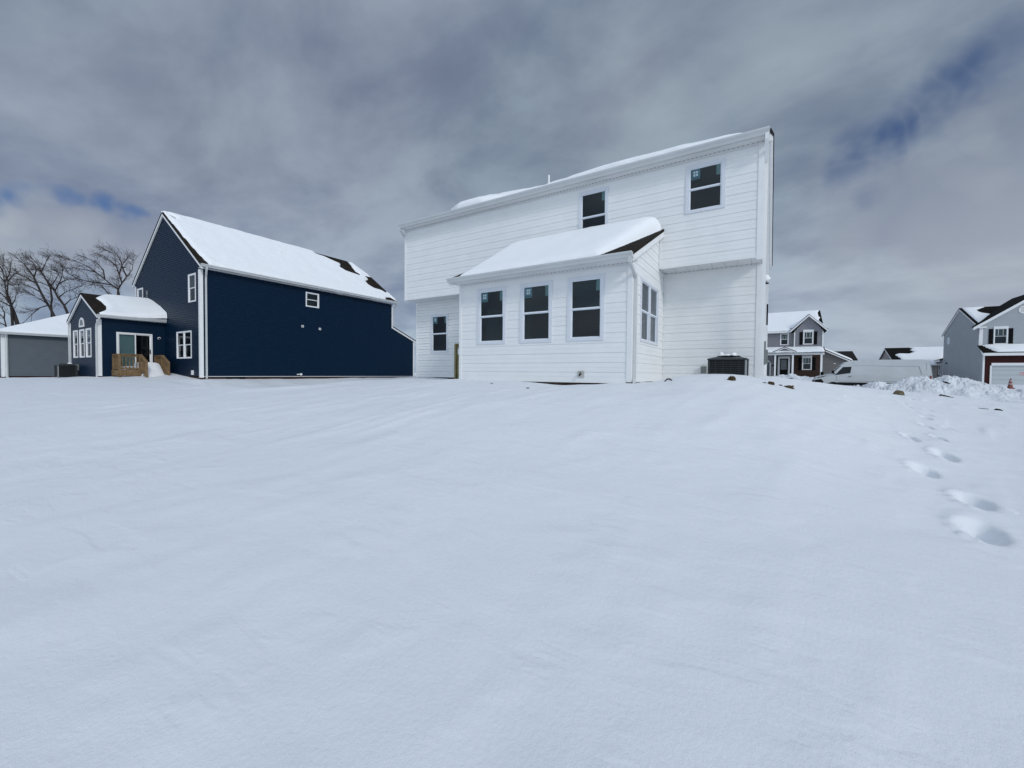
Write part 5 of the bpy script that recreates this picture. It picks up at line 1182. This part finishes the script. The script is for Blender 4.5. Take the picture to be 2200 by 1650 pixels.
big=noise(.85,3,28,1,1.3,.2,3.1,.5); mid=noise(2.6,5,28,1,1.35,.2,1.3,.55)
shade=math_('ADD',math_('MULTIPLY',big,.52),math_('MULTIPLY',mid,.48))
sh=ramp(shade,.38,.62)
mixc=N.new('ShaderNodeMixRGB'); mixc.inputs[1].default_value=(1.60,1.97,2.86,1); mixc.inputs[2].default_value=(3.05,3.62,4.42,1); Lk.new(sh,mixc.inputs[0])
# colour drift between lavender and green-grey
hue=noise(1.0,2,10,1,1,0,7.7); mixh=N.new('ShaderNodeMixRGB'); mixh.blend_type='MULTIPLY'; Lk.new(ramp(hue,.4,.62),mixh.inputs[0]); Lk.new(mixc.outputs[0],mixh.inputs[1]); mixh.inputs[2].default_value=(.97,1.015,1.0,1)
# clouds brighter near the veiled sun; unseen sky behind and overhead raised as added fill
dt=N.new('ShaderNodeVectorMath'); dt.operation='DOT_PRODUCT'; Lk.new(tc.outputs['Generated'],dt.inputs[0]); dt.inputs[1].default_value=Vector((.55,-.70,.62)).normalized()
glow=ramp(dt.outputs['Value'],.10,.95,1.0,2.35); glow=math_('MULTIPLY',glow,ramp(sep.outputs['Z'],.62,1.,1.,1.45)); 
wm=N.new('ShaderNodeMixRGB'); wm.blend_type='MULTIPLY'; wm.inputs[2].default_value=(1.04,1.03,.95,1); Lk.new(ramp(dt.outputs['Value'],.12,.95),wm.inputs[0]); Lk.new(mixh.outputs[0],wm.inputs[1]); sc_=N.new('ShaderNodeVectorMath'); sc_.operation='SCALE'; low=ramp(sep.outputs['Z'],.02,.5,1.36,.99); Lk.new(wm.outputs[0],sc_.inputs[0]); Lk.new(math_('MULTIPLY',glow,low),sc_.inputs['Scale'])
# openings of blue sky
wob=N.new('ShaderNodeVectorMath'); wob.operation='ADD'
nz=N.new('ShaderNodeTexNoise'); nz.inputs['Scale'].default_value=5.5; nz.inputs['Detail'].default_value=4; Lk.new(tc.outputs['Generated'],nz.inputs['Vector'])
nm=N.new('ShaderNodeVectorMath'); nm.operation='MULTIPLY_ADD'; nm.inputs[1].default_value=(.22,.22,.16); nm.inputs[2].default_value=(-.11,-.11,-.08); Lk.new(nz.outputs['Color'],nm.inputs[0])
Lk.new(tc.outputs['Generated'],wob.inputs[0]); Lk.new(nm.outputs[0],wob.inputs[1])
def dirv(px,py): return (FW+RT*((px-1100)/888.157)+UP*((825-py)/888.157)).normalized()
gaps=[(1878,345,.040,1.),(1930,318,.035,.9),(1985,285,.040,.75),(2020,245,.040,.85),(2070,195,.045,.85),(2120,145,.045,.75),(2190,85,.05,.5),(1835,390,.03,.5),(1830,440,.02,.25),(5,387,.020,.75),(65,398,.020,.7),(120,408,.017,.7),(172,424,.017,.8),(208,440,.014,.65),(-40,380,.03,.7),(540,488,.016,.3),(1690,230,.06,.12)]
acc=None
for px,py,rad,st in gaps:
    v=dirv(px,py); d=N.new('ShaderNodeVectorMath'); d.operation='DISTANCE'; Lk.new(wob.outputs[0],d.inputs[0]); d.inputs[1].default_value=v
    g_=ramp(d.outputs['Value'],0.,rad*1.45,st,0.)
    acc=g_ if acc is None else math_('MAXIMUM',acc,g_)
brk=noise(4.5,4,40,1,1.8,.15,2.2,.55); acc=math_('MULTIPLY',acc,ramp(brk,.28,.46,.6,1.)); puffs=[(30,470,.05,.55),(110,500,.06,.5),(0,540,.07,.55),(250,560,.07,.4),(2120,560,.20,.45),(1800,540,.13,.34),(2080,420,.09,.4),(2000,680,.16,.38),(1350,200,.16,.16),(1700,120,.12,.14),(400,330,.12,.12),(1900,640,.1,.2),(2150,300,.05,.3)]
pac=None
for px,py,rad,st in puffs:
    v=dirv(px,py); d=N.new('ShaderNodeVectorMath'); d.operation='DISTANCE'; Lk.new(wob.outputs[0],d.inputs[0]); d.inputs[1].default_value=v
    g_=ramp(d.outputs['Value'],0.,rad*1.6,st,0.); pac=g_ if pac is None else math_('MAXIMUM',pac,g_)
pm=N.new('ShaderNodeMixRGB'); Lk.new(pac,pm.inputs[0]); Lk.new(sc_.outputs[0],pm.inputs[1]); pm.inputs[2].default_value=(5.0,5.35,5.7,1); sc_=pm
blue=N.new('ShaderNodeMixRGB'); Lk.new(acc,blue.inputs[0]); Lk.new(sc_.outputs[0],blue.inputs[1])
skys=N.new('ShaderNodeVectorMath'); skys.operation='MULTIPLY'; Lk.new(sky.outputs[0],skys.inputs[0]); skys.inputs[1].default_value=(.20,.33,.56)
Lk.new(skys.outputs[0],blue.inputs[2])
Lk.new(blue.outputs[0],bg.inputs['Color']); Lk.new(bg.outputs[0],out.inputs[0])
sl=bpy.data.lights.new('sun','SUN'); sl.energy=1.15; sl.angle=R(11); sl.color=(1,.97,.92)
so=bpy.data.objects.new('sun',sl); COL.objects.link(so)
sd_=Vector((SUN_AZ_VEC.x*math.cos(EL),SUN_AZ_VEC.y*math.cos(EL),math.sin(EL))); so.rotation_euler=sd_.to_track_quat('Z','Y').to_euler(); so.location=(0,-20,20)

# ================================================================== CAMERA
cam=bpy.data.cameras.new('camera'); co_=bpy.data.objects.new('camera',cam); COL.objects.link(co_); sc.camera=co_
cam.sensor_width=36; cam.sensor_fit='HORIZONTAL'; cam.lens=888.157/2200*36; cam.clip_end=6000; cam.clip_start=.05
from mathutils import Matrix
y_,p_,r_=R(32.303),R(-1.434),R(.516)
fw=Vector((-math.sin(y_)*math.cos(p_),math.cos(y_)*math.cos(p_),math.sin(p_))); rt0=Vector((math.cos(y_),math.sin(y_),0)); up0=rt0.cross(fw)
rt=rt0*math.cos(r_)+up0*math.sin(r_); up=up0*math.cos(r_)-rt0*math.sin(r_)
co_.matrix_world=Matrix(((rt.x,up.x,-fw.x,0),(rt.y,up.y,-fw.y,0),(rt.z,up.z,-fw.z,0),(0,0,0,1)))
sc.view_settings.view_transform='Standard'; sc.view_settings.look='None'; sc.view_settings.exposure=0; sc.view_settings.gamma=1
